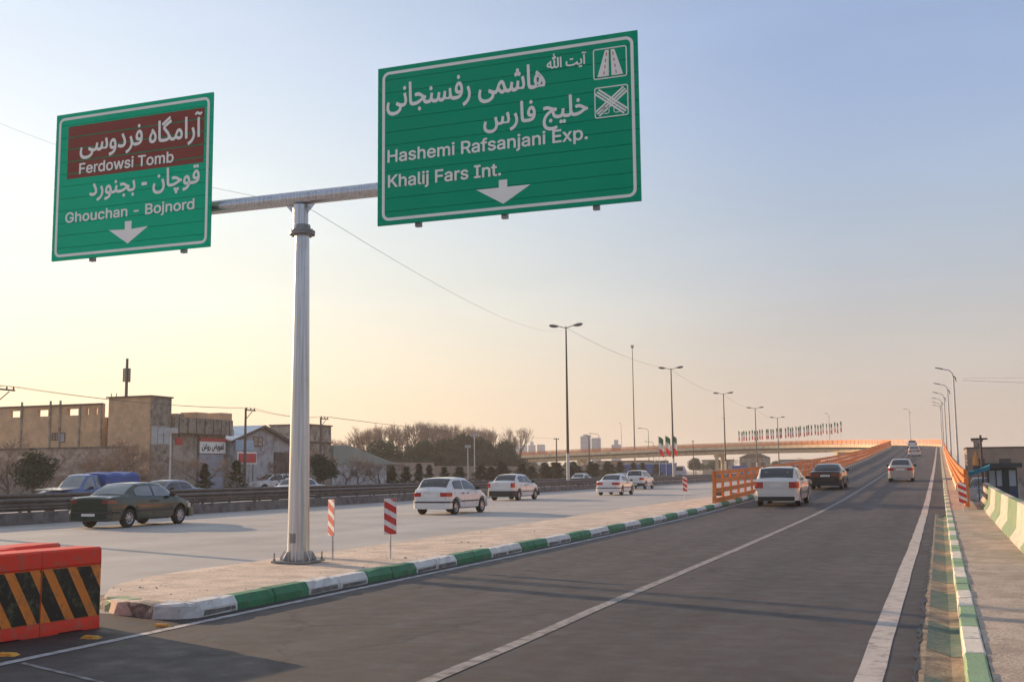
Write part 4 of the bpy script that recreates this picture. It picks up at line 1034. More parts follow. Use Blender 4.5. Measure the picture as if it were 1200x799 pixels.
    q = MB(); fr = [(x * .985, L_ / 2 - y * .9 + .0) for x, y in wrap(0, 0, .03, dep=min(.40, L_ - wh[1] - r - .10))][::-1]; q.prism(fr, B + .02, .54, 2); q.build('front_bumper', bm, t)
    if trimline:
        q = MB(); q.prism([(x * 1.008, y - L_ / 2 - .008) for x, y in pl], .47, .53, 2); q.build('bumper_strip', 'trim', t)
    # lamps
    lz = lights or (tail - .24, tail - .06, .34)
    for sg in (-1, 1):
        z0, z1, lw = lz; pl2 = [(sg * (W - .10 - lw), -.012), (sg * (W - .125), -.012), (sg * (W - .045), .07), (sg * (W + .004), .26), (sg * (W - .05), .26), (sg * (W - .12 - lw), .1)]
        if tailm == 'tall': pl2 = [(sg * (W - .10 - lw), -.012), (sg * (W - .125), -.012), (sg * (W - .045), .07), (sg * (W - .012), .17), (sg * (W - .08), .2), (sg * (W - .10 - lw), .1)]
        q = MB(); q.prism([(x, y - L_ / 2) for x, y in (pl2 if sg > 0 else pl2[::-1])], z0, z1, 2); q.build('tail_light', tailmat, t)
        q = MB(); pl3 = [(sg * (W - .62), L_ / 2 + .004), (sg * (W - .27), L_ / 2 + .004), (sg * (W - .12), L_ / 2 - .11), (sg * (W - .045), L_ / 2 - .36), (sg * (W - .2), L_ / 2 - .36), (sg * (W - .6), L_ / 2 - .15)]
        q.prism([(x, y) for x, y in (pl3 if sg < 0 else pl3[::-1])], hoodf - .24, hoodf - .10, 2); q.build('headlight', 'head', t)
    q = MB(); q.box(-.26, .26, -L_ / 2 - (.052 if plate[0] < .52 else .016), -L_ / 2 + .01, plate[1] - .11 if plate[0] > .52 else plate[0] - .11, plate[1] if plate[0] > .52 else plate[0]); q.build('number_plate', 'plate', t)
    if mirrors:
        for sg in (-1, 1):
            q = MB(); x0 = s4 - .42 - L_ / 2; q.prism(rrect(0, .19, belt + .0, belt + .13, .04, 3), x0 - .05, x0 + .05, 1)
            q.v = [(sg * (vx + W - .02), vy, vz) for vx, vy, vz in q.v]; q.build('wing_mirror', 'trim', t)
    q = MB()
    for sg in (-1, 1):
        for x in (mid, lerp(s3, s4, .62), max(wh[0] + r * .95, s1 + .25)):
            p_ = [(x - .006, B + .08), (x + .006, B + .08), (x + .006, .56), (x + .006, D(x) - .05), (x - .006, D(x) - .05), (x - .006, .56)]
            q.add([(sg * (Wf(x) + .003), a - L_ / 2, c) for a, c in p_[:2] + p_[2:3] + p_[5:]] + [(sg * (Wf(x) * .975 + .004), a - L_ / 2, c) for a, c in p_[3:5]], [(0, 1, 2, 3), (3, 2, 4, 5)])
        x0, x1 = wh[0] + r + .09, wh[1] - r - .09; q.box(sg * (W + .001) if sg > 0 else -(W + .012), sg * (W + .012) if sg > 0 else -(W + .001), x0 - L_ / 2, x1 - L_ / 2, .50, .545)
    q.build('door_seam', 'trim', t)
    hm = MB(); 
    for x in (mid - .12, lerp(s3, s4, .62) - .85):
        for sg in (-1, 1):
            q = MB(); q.box(*(sorted((sg * (W * .985), sg * (W + .018)))), x - .09 - L_ / 2, x + .09 - L_ / 2, belt - .13, belt - .095); q.build('door_handle', 'trim' if cover == 'cover' else paintm, t)
    ty, ri_, sl2 = wheel_parts(r, .19, cover)
    for c in wh:
        for sg in (-1, 1):
            o = link('wheel', ty, t, loc=(sg * (W - .115), c - L_ / 2, r), rot=(0, 0, 0 if sg > 0 else math.pi)); link('rim', ri_, o); link('rim_slots', sl2, o)
    q = MB(); q.box(-W + .2, W - .2, wh[0] - L_ / 2 - .03, wh[1] - L_ / 2 + .03, r - .06, r + .02); q.box(-W + .2, W - .2, -L_ / 2 + .3, L_ / 2 - .3, B + .01, B + .05); q.tube([(.4, -L_ / 2 - .02, .27), (.4, -L_ / 2 + .3, .27)], .03, 6); q.build('underbody', 'trim', t)
    return t
def paint(name, c, rough=.22, metal=0, coat=.7, dirt=None): return mat(name, c, rough, metal=metal, var=.04, scale=2, coat=coat, dirt=dirt, spec=.5)
white_p = paint('car_white_paint', (.72, .70, .68), dirt=((.55, .51, .47), .2, 3)); dark_p = paint('car_dark_grey_paint', (.015, .036, .027), metal=.1)
silver_p = paint('car_silver_grey_paint', (.22, .235, .27), metal=.4); cream_p = paint('car_pearl_white_paint', (.66, .63, .58)); brown_p = paint('car_dark_brown_paint', (.022, .02, .018))
grey_white_p = paint('car_dusty_white_paint', (.42, .39, .34)); blue_p = paint('pickup_blue_paint', (.05, .12, .34)); 
def at(rrx, rry, L_, rw, W): return (rrx - (W - .1), rry + L_ / 2 - rw, 0)       # from rear right wheel contact
SED = dict(L_=4.41, W=.85, roof=1.41, boot=1.00, tail=.95, hood=.95, hoodf=.80, belt=.94, s=(.82, 1.50, 2.72, 3.42), wh=(.92, 3.59), r=.305)
car('dark_sedan', 'dark grey sedan passing in the far lane near the left edge', at(-24.4, 29.6, 4.41, .92, .85), rad(1), dark_p, **SED, plate=(.50, .5), glass='glass_pale', rear_glass='glass_pale', tailmat='tail_dim', bumper=dark_p, trimline=True, lights=(.78, .90, .26))
HAT = dict(L_=3.83, W=.83, roof=1.44, boot=1.0, tail=.93, hood=.98, hoodf=.78, belt=.95, s=(.16, .62, 2.02, 2.85), wh=(.66, 3.1), r=.30)
car('white_hatchback', 'white five door hatchback on the highway, nearest of the white cars there', at(-17.75, 41.05, 3.83, .66, .83), rad(-3), white_p, **HAT, bumper=white_p, trimline=True, plate=(.6, .80), lights=(.72, .87, .30), wr=.17, group='cars and vans on the roads')
LOG = dict(L_=4.25, W=.87, roof=1.51, boot=1.10, tail=1.04, hood=1.0, hoodf=.85, belt=1.0, s=(.60, 1.12, 2.45, 3.25), wh=(.85, 3.48), r=.31)
car('white_sedan', 'white high tailed sedan ahead and left of the white hatchback', at(-22.75, 61.9, 4.25, .85, .87), rad(-2), white_p, **LOG, bumper='trim', tailm='tall', lights=(.76, 1.02, .12), plate=(.55, .80))
car('white_sedan', 'small white sedan with wide red tail lights near the middle of the highway', at(-20.0, 74.9, 4.41, .92, .85), rad(0), white_p, **SED, bumper=white_p, trimline=True, plate=(.6, .80), lights=(.72, .88, .42))
SUVK = dict(L_=4.55, W=.90, roof=1.68, boot=1.12, tail=1.08, hood=1.12, hoodf=.95, belt=1.10, s=(.18, .50, 2.35, 3.2), wh=(.88, 3.6), r=.36, B=.28)
car('white_suv', 'white tall sport utility car just right of the small white sedan', at(-24.2, 98.9, 4.55, .88, .90), rad(0), white_p, **SUVK, bumper='trim', lights=(.84, 1.04, .3), cover='alloy')
car('grey_car', 'grey car half hidden between the white sedan and the white sport utility car', (-29.0 + .9, 106, 0), 0, silver_p, **SED)
# cars on the ramp
XO = dict(L_=4.25, W=.89, roof=1.56, boot=1.06, tail=1.02, hood=1.05, hoodf=.86, belt=1.04, s=(.18, .62, 2.15, 3.1), wh=(.78, 3.4), r=.325, B=.22)
def onramp(o, rx=None): 
    y = o.location.y; o.location.z = zr(y) + .004; o.rotation_euler.x = (zr(y + 2) - zr(y - 2)) / 4; return o
o = onramp(car('white_crossover', 'pearl white crossover with red tail lights, nearest car on the ramp', (-5.86, 48.4, 0), rad(-1.0), cream_p, **XO, bumper=cream_p, plate=(.6, .88), lights=(.74, .99, .27), wr=.17, cover='alloy', mirrors=True))
q = MB()
for sg in (-1, 1): q.tube([(sg * .60, -1.3, 1.55), (sg * .60, -1.2, 1.60), (sg * .60, .2, 1.60), (sg * .60, .3, 1.55)], .018, 6)
q.build('roof_rail', 'trim', o)
q = MB(); q.prism([(x, y - 4.25 / 2) for x, y in [(-.90, .40), (-.88, .1), (-.72, -.055), (.72, -.055), (.88, .1), (.90, .40)]], .24, .40, 2); q.build('lower_valance', 'trim', o)
OLD = dict(L_=4.7, W=.88, roof=1.40, boot=1.04, tail=1.0, hood=.97, hoodf=.82, belt=.96, s=(.95, 1.55, 2.85, 3.6), wh=(1.0, 3.75), r=.31)
onramp(car('dark_sedan', 'dark brown sedan ahead of the pearl white crossover on the ramp', (-5.50, 67.2, 0), rad(-1), brown_p, **OLD, bumper='trim', plate=(.6, .84), lights=(.74, .90, .45), tailmat='tail_dim'))
PRI = dict(L_=3.95, W=.80, roof=1.44, boot=1.02, tail=.98, hood=.95, hoodf=.80, belt=.95, s=(.62, 1.15, 2.35, 3.1), wh=(.78, 3.13), r=.28)
onramp(car('beige_sedan', 'off white compact sedan in the right lane of the ramp', (-1.82, 79.6, 0), rad(-.5), grey_white_p, **PRI, bumper=grey_white_p, plate=(.6, .86), lights=(.74, .90, .28)))
onramp(car('white_sedan', 'white sedan far up the ramp behind the compact sedan', (-2.05, 173.5, 0), 0, grey_white_p, **SED, bumper=white_p))
onramp(car('white_car', 'white pickup truck near the crest of the ramp', (-3.1, 232, 0), rad(2), white_p, **SUVK, bumper='trim', cat='car'))
# opposite carriageway, all facing us
F = math.pi
car('silver_sedan', 'silver grey sedan beyond the guard rail, just right of the dark sedan', (-36.0, 46.6, 0), F, silver_p, **SED, glass='glass')
car('white_sedan', 'white sedan beyond the guard rail partly hidden by the gantry pole', (-37.0, 60.6, 0), F, white_p, **SED, glass='glass')
car('white_sedan', 'white sedan beyond the guard rail below the nearest tall lamp', (-36.4, 119, 0), F, white_p, **SED, glass='glass')
car('white_sedan', 'small distant white car beyond the guard rail left of the orange railing', (-36.4, 226, 0), F, white_p, **SED)
car('white_van', 'white van parked at the arched doorway of the barn', (-57.5, 89.5, 0), rad(160), white_p, **SUVK, group='cars and vans on the roads', cat='van')
# blue pickup
t = car('blue_pickup', 'blue pickup with a canvas covered load beyond the guard rail, above the dark sedan', (-37.2, 42.2, 0), F, blue_p, L_=4.9, W=.86, roof=1.72, boot=.92, tail=.9, hood=1.06, hoodf=.98, belt=1.05, s=(2.15, 2.35, 3.0, 3.55), wh=(1.0, 3.9), r=.34, B=.3, group='cars and vans on the roads', cat='pickup', glass='glass_pale')
q = MB(); q.box(-.92, .92, -2.6, -.3, .92, 1.35); q.build('cargo_bed', blue_p, t)
q = MB(); rows = []
for i, y in enumerate(np.linspace(-2.65, -.28, 8)):
    hh = 1.78 + .05 * math.sin(i * 1.7); rows.append([(-.95, y, 1.3), (-.95, y, hh - .12), (-.8, y, hh), (0, y, hh + .05), (.8, y, hh), (.95, y, hh - .12), (.95, y, 1.3)])
q.ribbon(rows); q.add(rows[0], [tuple(range(7))]); q.add(rows[-1], [tuple(range(6, -1, -1))]); q.build('tarpaulin', 'blue_sheet', t)
q = MB(); rows = [[(-.93, 1.2 + i * .24, 1.0 + (.16 - .02 * i)), (.93, 1.2 + i * .24, 1.0 + (.16 - .02 * i))] for i in range(6)]; q.ribbon(rows); q.build('pale_bonnet_cover', white_p, t)
# truck and shed in the distance
t = thing('blue_truck', 'distant blue box truck with a white roof under the flyover', 'truck', (-50.5, 214, 0), rad(0))
b = MB(); b.box(-5.6, 4.2, -1.2, 1.2, .8, 2.9); b.build('cargo_box', 'blue_sheet', t); b = MB(); b.box(-5.7, 4.3, -1.25, 1.25, 2.9, 3.15); b.build('roof', 'far_pale', t)
b = MB(); b.prism([(4.4, .7), (6.2, .7), (6.2, 1.5), (5.7, 2.5), (4.4, 2.5)], -1.1, 1.1, 1); b.build('cab', 'far_pale', t)
wm = wheel_parts(.45, .3, 'alloy')[0]
for x in (-4.4, -3.2, 3, 5.3):
    link('wheel', wm, t, loc=(x, -1.1, .45), rot=(0, 0, -math.pi / 2))
b = MB(); b.box(4.6, 5.9, -1.12, -1.105, 1.6, 2.3); b.build('window', 'glass', t)
t = thing('blue_truck', 'distant blue lorry right of the flags, behind the guard rail', 'truck', (-36.6, 232, 0), rad(90))
b = MB(); b.box(-3.4, 2.4, -1.2, 1.2, .8, 2.5); b.build('cargo_box', 'blue_sheet', t); b = MB(); b.prism([(2.6, .7), (4.3, .7), (4.3, 1.5), (3.9, 2.4), (2.6, 2.4)], -1.1, 1.1, 1); b.build('cab', 'far_pale', t)
for x in (-2.4, 3.2): link('wheel', wm, t, loc=(x, -1.1, .45), rot=(0, 0, -math.pi / 2)); link('wheel', wm, t, loc=(x, 1.1, .45), rot=(0, 0, math.pi / 2))

# ------------------------------------------------------------------ buildings
def window_(parent, plane, at_, a0, a1, z0, z1, nx=2, nz=1, m_='window_pale', fr='pale_wall', dep=.06):
    """plane 'x': window in a wall facing +x at x=at_, running along y; plane 'y': wall facing -y at y=at_, running along x"""
    w_ = thing_part('window', parent)
    def bx(b, a, c, d, e, p, q_):
        if plane == 'x': b.box(at_ + p, at_ + q_, a, c, d, e)
        else: b.box(a, c, at_ - q_, at_ - p, d, e)
    b = MB(); bx(b, a0, a1, z0, z0 + .07, 0, dep); bx(b, a0, a1, z1 - .07, z1, 0, dep)
    for i in range(nx + 1): x = lerp(a0, a1 - .06, i / nx); bx(b, x, x + .06, z0 + .07, z1 - .07, 0, dep)
    for j in range(1, nz + 1 - 0):
        if j < nz: z = lerp(z0, z1, j / nz); bx(b, a0 + .06, a1 - .06, z - .025, z + .025, 0, dep - .008)
    f = b.build('window', fr, parent)
    b = MB(); bx(b, a0 + .03, a1 - .03, z0 + .03, z1 - .03, .004, .02); b.build('pane', m_, f); return f
def thing_part(n, p): return None
GRP = 'buildings along the left side of the highway'
# 1 long ochre brick wall with openings along the top
t = thing('brick_building', 'long ochre brick building at the far left with openings under its roof edge', 'building', (0, 0, 0), 0, GRP)
def fx(px): return -80.6 + px * .0979
ops = [(-20, -8), (11, 23), (44, 56.5), (79, 92), (100, 103.5), (110, 113.5)]
b = MB(); b.box(-93, fx(119), 80, 80.35, -.03, 7.12); b.box(-93, fx(119), 80, 80.35, 7.72, 8.12)
e = [-93] + [v for a, c in ops for v in (fx(a), fx(c))] + [fx(119)]
for i in range(0, len(e), 2): b.box(e[i], e[i + 1], 80, 80.35, 7.12, 7.72)
b.box(-93, -92.7, 80.35, 90, -.03, 8.1); b.box(fx(119) - .3, fx(119), 80.35, 90, -.03, 6.9); b.build('wall', 'brick', t)
for px in (25.5, 59.5, 71, 93.5, 118.5):
    b = MB(); b.box(fx(px) - .09, fx(px) + .09, 79.9, 79.998, 1.5, 8.5 if px in (25.5, 59.5, 71) else 8.1); b.build('pilaster', 'brick_dark', t)
window_(t, 'y', 79.998, fx(62), fx(70), 4.9, 5.6, 2, 1, 'brick_dark', 'brown_trim'); window_(t, 'y', 79.998, fx(70.5), fx(77.5), 4.7, 5.6, 1, 1, 'shutter', 'brown_trim')
b = MB(); b.box(-92.7, fx(119) - .3, 80.35, 90, 6.6, 6.75); b.build('roof', 'brick_dark', t)
b = MB(); b.box(-93.2, fx(119) + .1, 79.85, 80.0 - .002, 8.0, 8.14); b.build('coping', 'brown_trim', t)
# low plaster wall with niches in front of it
t = thing('plaster_wall', 'low weathered plaster wall with bricked arches at the far left', 'wall', (0, 0, 0))
b = MB(); b.box(-74, -58, 70, 70.3, -.03, 3.8); b.build('wall', 'plaster', t)
b = MB(); b.box(-74.2, -57.8, 69.9, 70.4, 3.8, 3.95); b.build('coping', 'grey_concrete', t)
for x0 in (-72.6, -69.4, -66.2, -63, -59.9):
    b = MB(); pts = [(x0, .3), (x0 + 1.5, .3), (x0 + 1.5, 2.3)] + [(x0 + .75 + .75 * math.cos(a), 2.3 + .6 * math.sin(a)) for a in np.linspace(.3, math.pi - .3, 6)] + [(x0, 2.3)]
    b.prism(pts, 69.93, 69.998, 1); b.build('blind_arch', 'stone', t)
t = thing('ladder', 'metal ladder with white banner in the gap between the brick buildings', 'ladder', (-68.0, 80.3, 0))
b = MB()
for x in (-.28, .28): b.tube([(x, 0, 4.4), (x, 0, 9.0)], .035, 6)
b.build('rail', 'grey_concrete', t); rm = MB().tube([(-.28, 0, 0), (.28, 0, 0)], .028, 6).mesh('rung', 'grey_concrete')
for k in range(10): link('rung', rm, t, loc=(0, 0, 4.6 + k * .45))
b = MB(); b.box(-.24, .24, -.05, -.035, 5.2, 7.0); b.build('banner', 'sign_white', t)
# 2 tall block and shop
t = thing('shop_building', 'tall ochre brick block joined to a grey shop with a white shop sign', 'building', (0, 0, 0), 0, GRP)
b = MB(); b.box(-66.4, -62.0, 77.8, 80.5, -.03, 8.35); bl = b.build('wall', 'brick', t, label='ochre side wall of the tall block')
b = MB(); b.box(-61.998, -61.9, 77.82, 80.5, 5.95, 8.35); b.box(-61.998, -61.92, 77.82, 80.5, -.03, 4.25); b.build('wall', 'brick_dark', t, label='grey street front of the tall block')
b = MB(); b.box(-66.6, -61.8, 77.65, 80.65, 8.35, 8.47); b.build('coping', 'brown_trim', t)
window_(t, 'x', -61.97, 77.95, 80.4, 4.3, 5.9, 3, 2, 'window_pale', 'pale_wall')
b = MB(); b.box(-72, -62.3, 80.52, 89.2, -.03, 5.35); b.build('wall', 'stone', t, label='rubble stone ground floor')
b = MB(); b.box(-72, -61.6, 80.66, 89.3, 5.36, 6.75); b.build('parapet', 'brick_dark', t)
pm = MB().box(-61.598, -61.56, -.05, .05, 5.4, 6.72).mesh('parapet_rib', 'brown_trim')
for k in range(7): link('parapet_rib', pm, t, loc=(0, 81.2 + k * 1.25, 0))
for a, c, h_ in ((81.0, 82.0, 7.05), (83.75, 85.45, 7.3), (87.6, 89.25, 7.42)):
    b = MB(); b.box(-63.4, -61.7, a, c, 6.752, h_); b.build('parapet_stub', 'brick' if a > 83 else 'brick_dark', t)
b = MB(); b.box(-62.298, -62.22, 81.3, 84.6, 2.9, 5.0); b.build('wall', 'plaster', t, label='plastered panel beside the shop')
b = MB(); b.box(-62.298, -62.2, 85.05, 88.75, .1, 3.55); sh = b.build('roller_shutter', 'shutter', t)
sm = MB().box(-62.199, -62.185, 85.1, 88.7, 0, .035).mesh('slat', 'shutter')
for k in range(13): link('slat', sm, sh, loc=(0, 0, .3 + k * .25))
b = MB(); b.box(-62.298, -62.1, 84.98, 88.9, 3.65, 4.72); sg = b.build('shop_sign', 'sign_white', t)
lettering(sg, 'تعویض روغن', 85.25, 88.6, 0, z01=(3.85, 4.55), yp=-62.095, m_='ink', bold=.02, arabic=True, normal='x')
b = MB(); b.box(-62.298, -62.05, 84.95, 89.2, 4.74, 5.02); b.build('red_fascia', 'red_sign', t)
b = MB(); b.box(-62.4, -62.15, 81.55, 82.5, 4.35, 4.95); b.build('red_panel', 'red_sign', t)
b = MB(); b.tube([(-61.8, 89.3, 5.3), (-61.8, 89.3, 5.9)], .28, 10); b.build('water_tank', 'far_pale', t)
for y in (80.7, 84.85):
    b = MB(); b.tube([(-62.2, y, 0), (-62.2, y, 5.3)], .05, 6); b.build('drain_pipe', 'grey_concrete', [o_ for o_ in bpy.data.objects if o_.name.startswith('shop_building')][0])
# 3 barn
t = thing('barn', 'gabled barn with a pale blue roof and brown eaves left of the gantry pole', 'building', (0, 0, 0), 0, GRP)
b = MB(); b.prism([(89.5, -.03), (100.9, -.03), (100.9, 4.55), (94.7, 6.35), (89.5, 4.85)], -76, -62, 0); b.build('wall', 'pale_wall', t)
b = MB()
for (ya, za), (yb, zb) in (((89.2, 4.80), (94.7, 6.42)), ((94.7, 6.42), (101.3, 4.48))):
    b.add([(-76.3, ya, za), (-61.6, ya, za), (-61.6, yb, zb), (-76.3, yb, zb), (-76.3, ya, za + .1), (-61.6, ya, za + .1), (-61.6, yb, zb + .1), (-76.3, yb, zb + .1)], [(0, 3, 2, 1), (4, 5, 6, 7), (0, 1, 5, 4), (1, 2, 6, 5), (2, 3, 7, 6), (3, 0, 4, 7)])
b.build('roof', 'blue_roof', t)
b = MB()
for (ya, za), (yb, zb) in (((89.2, 4.78), (94.7, 6.40)), ((94.7, 6.40), (101.3, 4.46))):
    b.add([(-61.598, ya, za - .18), (-61.5, ya, za - .18), (-61.5, yb, zb - .18), (-61.598, yb, zb - .18), (-61.598, ya, za + .12), (-61.5, ya, za + .12), (-61.5, yb, zb + .12), (-61.598, yb, zb + .12)], [(0, 3, 2, 1), (4, 5, 6, 7), (0, 1, 5, 4), (1, 2, 6, 5), (2, 3, 7, 6), (3, 0, 4, 7)])
b.build('eave_board', 'brown_trim', t)
window_(t, 'x', -61.998, 93.3, 94.9, 4.4, 5.35, 2, 2, 'beige', 'brown_trim')
b = MB(); b.prism([(92.6, .1), (96.3, .1), (96.3, 1.5)] + [(94.45 + 1.85 * math.cos(a), 1.5 + 1.0 * math.sin(a)) for a in np.linspace(.25, math.pi - .25, 7)] + [(92.6, 1.5)], -61.99, -61.93, 0); b.build('arched_doorway', 'far_pale', t)
b = MB(); b.box(-61.99, -61.85, 97.0, 100.8, 1.8, 3.9); b.build('trellis_panel', 'brown_trim', t)
tt_ = thing('shop_hoarding', 'red sign board standing before the barn beside the shop', 'sign', (-60.5, 88.2, 0))
b = MB(); b.box(0, .08, .5, 3.3, 2.8, 3.65); b.build('board', 'red_sign', tt_); b = MB(); b.box(-.02, 0, .3, 3.5, 2.65, 3.8); b.build('frame', 'sign_white', tt_)
b = MB(); b.box(-.06, -.02, .8, .9, 0, 2.7); b.box(-.06, -.02, 2.9, 3.0, 0, 2.7); b.build('post', 'pole_dark', tt_)
tt_ = thing('shop_hoarding', 'pale blue sign board above the red one before the barn', 'sign', (-60.6, 88.0, 0))
b = MB(); b.box(0, .08, .3, 3.2, 3.95, 4.9); b.build('board', 'blue_roof', tt_); b = MB(); b.box(-.06, 0, 1.6, 1.75, 0, 4.8); b.build('post', 'pole_dark', tt_)
# 4 brick tower
t = thing('brick_tower', 'square dark brick tower with triangular relief right behind the gantry pole', 'building', (0, 0, 0), 0, GRP)
b = MB(); b.box(-66.5, -62, 103.2, 108.5, -.03, 6.85); b.build('wall', 'brick_dark', t); b = MB(); b.box(-66.6, -61.85, 103.1, 108.6, 6.852, 6.98); b.box(-61.998, -61.9, 103.2, 108.5, 4.95, 5.1); b.build('coping', 'brown_trim', t)
for y0 in (103.4, 105.0, 106.7):
    b = MB(); b.prism([(y0, 5.15), (y0 + 1.5, 5.15), (y0 + .75, 6.45)], -61.998, -61.93, 0); b.build('triangle_relief', 'plaster', t)
# 5 warehouse
t = thing('warehouse', 'white walled warehouse with grey green gable right of the brick tower', 'building', (0, 0, 0), 0, GRP)
b = MB(); b.box(-80, -62, 108.8, 124, -.03, 2.7); b.build('wall', 'pale_wall', t)
b = MB(); b.prism([(108.7, 2.702), (125.5, 2.702), (121.5, 3.3), (112.2, 4.85), (108.7, 4.8)], -80.2, -61.8, 0); b.build('gable', 'green_roof', t)
pm = MB().box(-61.998, -61.94, -.05, .05, 0, 2.68).mesh('wall_panel_rib', 'pale_wall')
for k in range(9): link('wall_rib', pm, t, loc=(0, 109.6 + k * 1.7, 0))
for y0 in (113, 116.5): window_(t, 'x', -61.998, y0, y0 + 1.6, 1.3, 2.2, 2, 1, 'dark_opening', 'pale_wall')
t = thing('boundary_wall', 'plain beige boundary wall in front of the evergreens', 'wall', (0, 0, 0))
b = MB(); b.box(-62.3, -62, 122, 136, -.03, 3.0); b.build('wall', 'beige', t); b = MB(); b.box(-62.4, -61.9, 121.9, 136.1, 3.002, 3.12); b.build('coping', 'brown_trim', t)
t = thing('boundary_wall', 'long low brown boundary wall behind the row of roadside conifers', 'wall', (0, 0, 0))
b = MB(); b.box(-64.3, -64, 136.5, 300, -.03, 2.6); b.build('wall', 'right_wall', t)
for k, s0 in enumerate((45.5, )): pass
t = thing('boundary_wall', 'grey stone boundary wall at the foot of the brick buildings', 'wall', (0, 0, 0))
b = MB(); b.box(-58.3, -58.0, 52, 77, -.03, 1.7); b.build('wall', 'stone', t)
# far towers
def tower(x, y, w_, h_, label, crown=0):
    t = thing('tower_block', label, 'tower', (x, y, 0), 0, 'far blue tower blocks on the skyline')
    b = MB(); b.box(-w_ / 2, w_ / 2, -w_ / 2, w_ / 2, 0, h_); b.build('wall', 'far_blue', t)
    fmh = h_ / 9; wm_ = MB(); wm_.box(-w_ * .42, w_ * .42, -w_ / 2 - .25, -w_ / 2 - .02, 0, fmh * .5); wm_ = wm_.mesh('window_band', 'far_glass')
    for k in range(9): link('window_band', wm_, t, loc=(0, 0, fmh * (k + .2)))
    if crown: b = MB(); b.box(-w_ * .22, w_ * .22, -w_ * .22, w_ * .22, h_, h_ + crown); b.build('roof_house', 'far_blue', t)
tower(-370.5, 1000, 6.2, 27.5, 'far blue tower, leftmost of the skyline group', 3); tower(-364.5, 1006, 5.2, 27.0, 'far blue tower, second from the left on the skyline')
tower(-354, 1000, 5.5, 27, 'far blue tower, third from the left on the skyline', 3.4); tower(-346.5, 1005, 6.0, 27.5, 'far blue tower, fourth from the left on the skyline')
tower(-270.6, 900, 7.0, 31, 'far blue tower left of the T shaped power pole', 1.5); tower(-262.8, 905, 6.4, 29.5, 'far blue tower right of the T shaped power pole')
tower(-244, 900, 6.5, 23.5, 'far blue tower standing alone nearer the slender mast', 4)
t = thing('far_building', 'far pale flat roofed building below the blue skyline towers', 'building', (-354, 985, 0)); b = MB(); b.box(-22, 18, 0, 10, 0, 18.5); b.build('wall', 'far_pale', t)
wm_ = MB().box(-1.6, 1.6, -.3, 0, 12.5, 15.5).mesh('window', 'far_glass')
for k in range(8): link('window', wm_, t, loc=(-18 + k * 4.8, 0, 0))
# buildings seen under the flyover
rb_ = random.Random(12)
def small_house(x, y, w_, d, h_, m_, roofm, label, gable=True, wins=3):
    t = thing('far_house', label, 'building', (x, y, 0), 0, 'small buildings seen under the flyover')
    b = MB(); b.box(-w_ / 2, w_ / 2, 0, d, 0, h_); b.build('wall', m_, t)
    b = MB()
    if gable: b.prism([(-w_ / 2 - .3, h_), (w_ / 2 + .3, h_), (0, h_ + w_ * .22)], -.3, d + .3, 1)
    else: b.box(-w_ / 2 - .2, w_ / 2 + .2, -.2, d + .2, h_ + .002, h_ + .3)
    b.build('roof', roofm, t)
    wq = MB().box(-.6, .6, -.08, -.01, h_ * .4, h_ * .72).mesh('window', 'dark_opening')
    for k in range(wins): link('window', wq, t, loc=(-w_ / 2 + w_ * (k + .5) / wins, 0, 0))
small_house(-50.5, 345, 8.2, 8, 5.3, 'brick_dark', 'brown_trim', 'small dark gabled house under the flyover behind the orange railing')
small_house(-63, 352, 9, 6, 4.6, 'beige', 'brown_trim', 'beige flat roofed house left of the dark gabled one', False)
small_house(-38, 356, 12, 7, 4.4, 'far_pale', 'brown_trim', 'pale low house right of the dark gabled one', False, 5)
small_house(-24, 350, 11, 7, 4.0, 'brick', 'brown_trim', 'brown brick house seen low behind the ramp railing', False, 4)
small_house(-70, 260, 18, 8, 2.9, 'far_pale', 'brown_trim', 'long white shed behind the blue truck', False, 6)
small_house(-88, 330, 16, 9, 4.5, 'plaster', 'brown_trim', 'plastered house far left under the flyover', False, 5)

# right side: wall, kiosk, awning, banner, parked car
t = thing('brown_building', 'long low dusty brown building beyond the right edge of the ramp', 'building', (0, 0, 0))
b = MB(); b.box(2.9 + .6, 26, 120, 128, -.5, 3.55); b.build('wall', 'right_wall', t)
b = MB(); b.box(3.4, 26.1, 119.9, 128.1, 3.552, 3.66); b.build('coping', 'brown_trim', t)
b = MB(); b.box(4.2, 4.9, 121, 122, 3.662, 4.25); b.box(4.0, 5.1, 120.9, 122.1, 4.25, 4.45); b.build('chimney', 'brick_dark', t)
for x in (4.0, 6.4, 9): window_(t, 'y', 119.998, x, x + 1.1, 1.4, 2.5, 2, 1, 'dark_opening', 'brown_trim')
t = thing('low_wall', 'low pale stone wall behind the kiosk at the right edge', 'wall', (0, 0, 0)); b = MB(); b.box(3.2, 16, 84, 84.4, -.5, .9); b.build('wall', 'plaster', t)
t = thing('kiosk', 'small roadside kiosk with dark flat roof and blue lower panels behind the painted barriers', 'kiosk', (3.45, 62, -.5), rad(-3))
b = MB(); b.box(-.72, .66, 0, 2.2, 0, 1.15); b.build('lower_panel', 'kiosk_blue', t)
b = MB(); b.box(-.72, .66, .0, 2.2, 1.152, 1.2)
for x in (-.72, -.36, .0, .22, .60): b.box(x, x + .06, .0, .06, 1.2, 2.12)
b.box(-.72, .66, 0, .06, 2.0, 2.12); b.build('window_frame', 'kiosk_roof', t)
b = MB(); b.box(-.70, .65, .03, 2.15, 1.2, 2.1); b.build('window', 'window_pale', t)
b = MB(); b.box(-.98, .92, -.35, 2.5, 2.13, 2.36); b.build('roof', 'kiosk_roof', t)
b = MB(); b.box(-.05, .25, -.012, 0, .0, 2.0); b.build('door', 'kiosk_roof', t)
t = thing('awning', 'sagging turquoise cloth awning left of the kiosk roof', 'awning', (2.1, 61.2, -.5))
b = MB(); rows = []
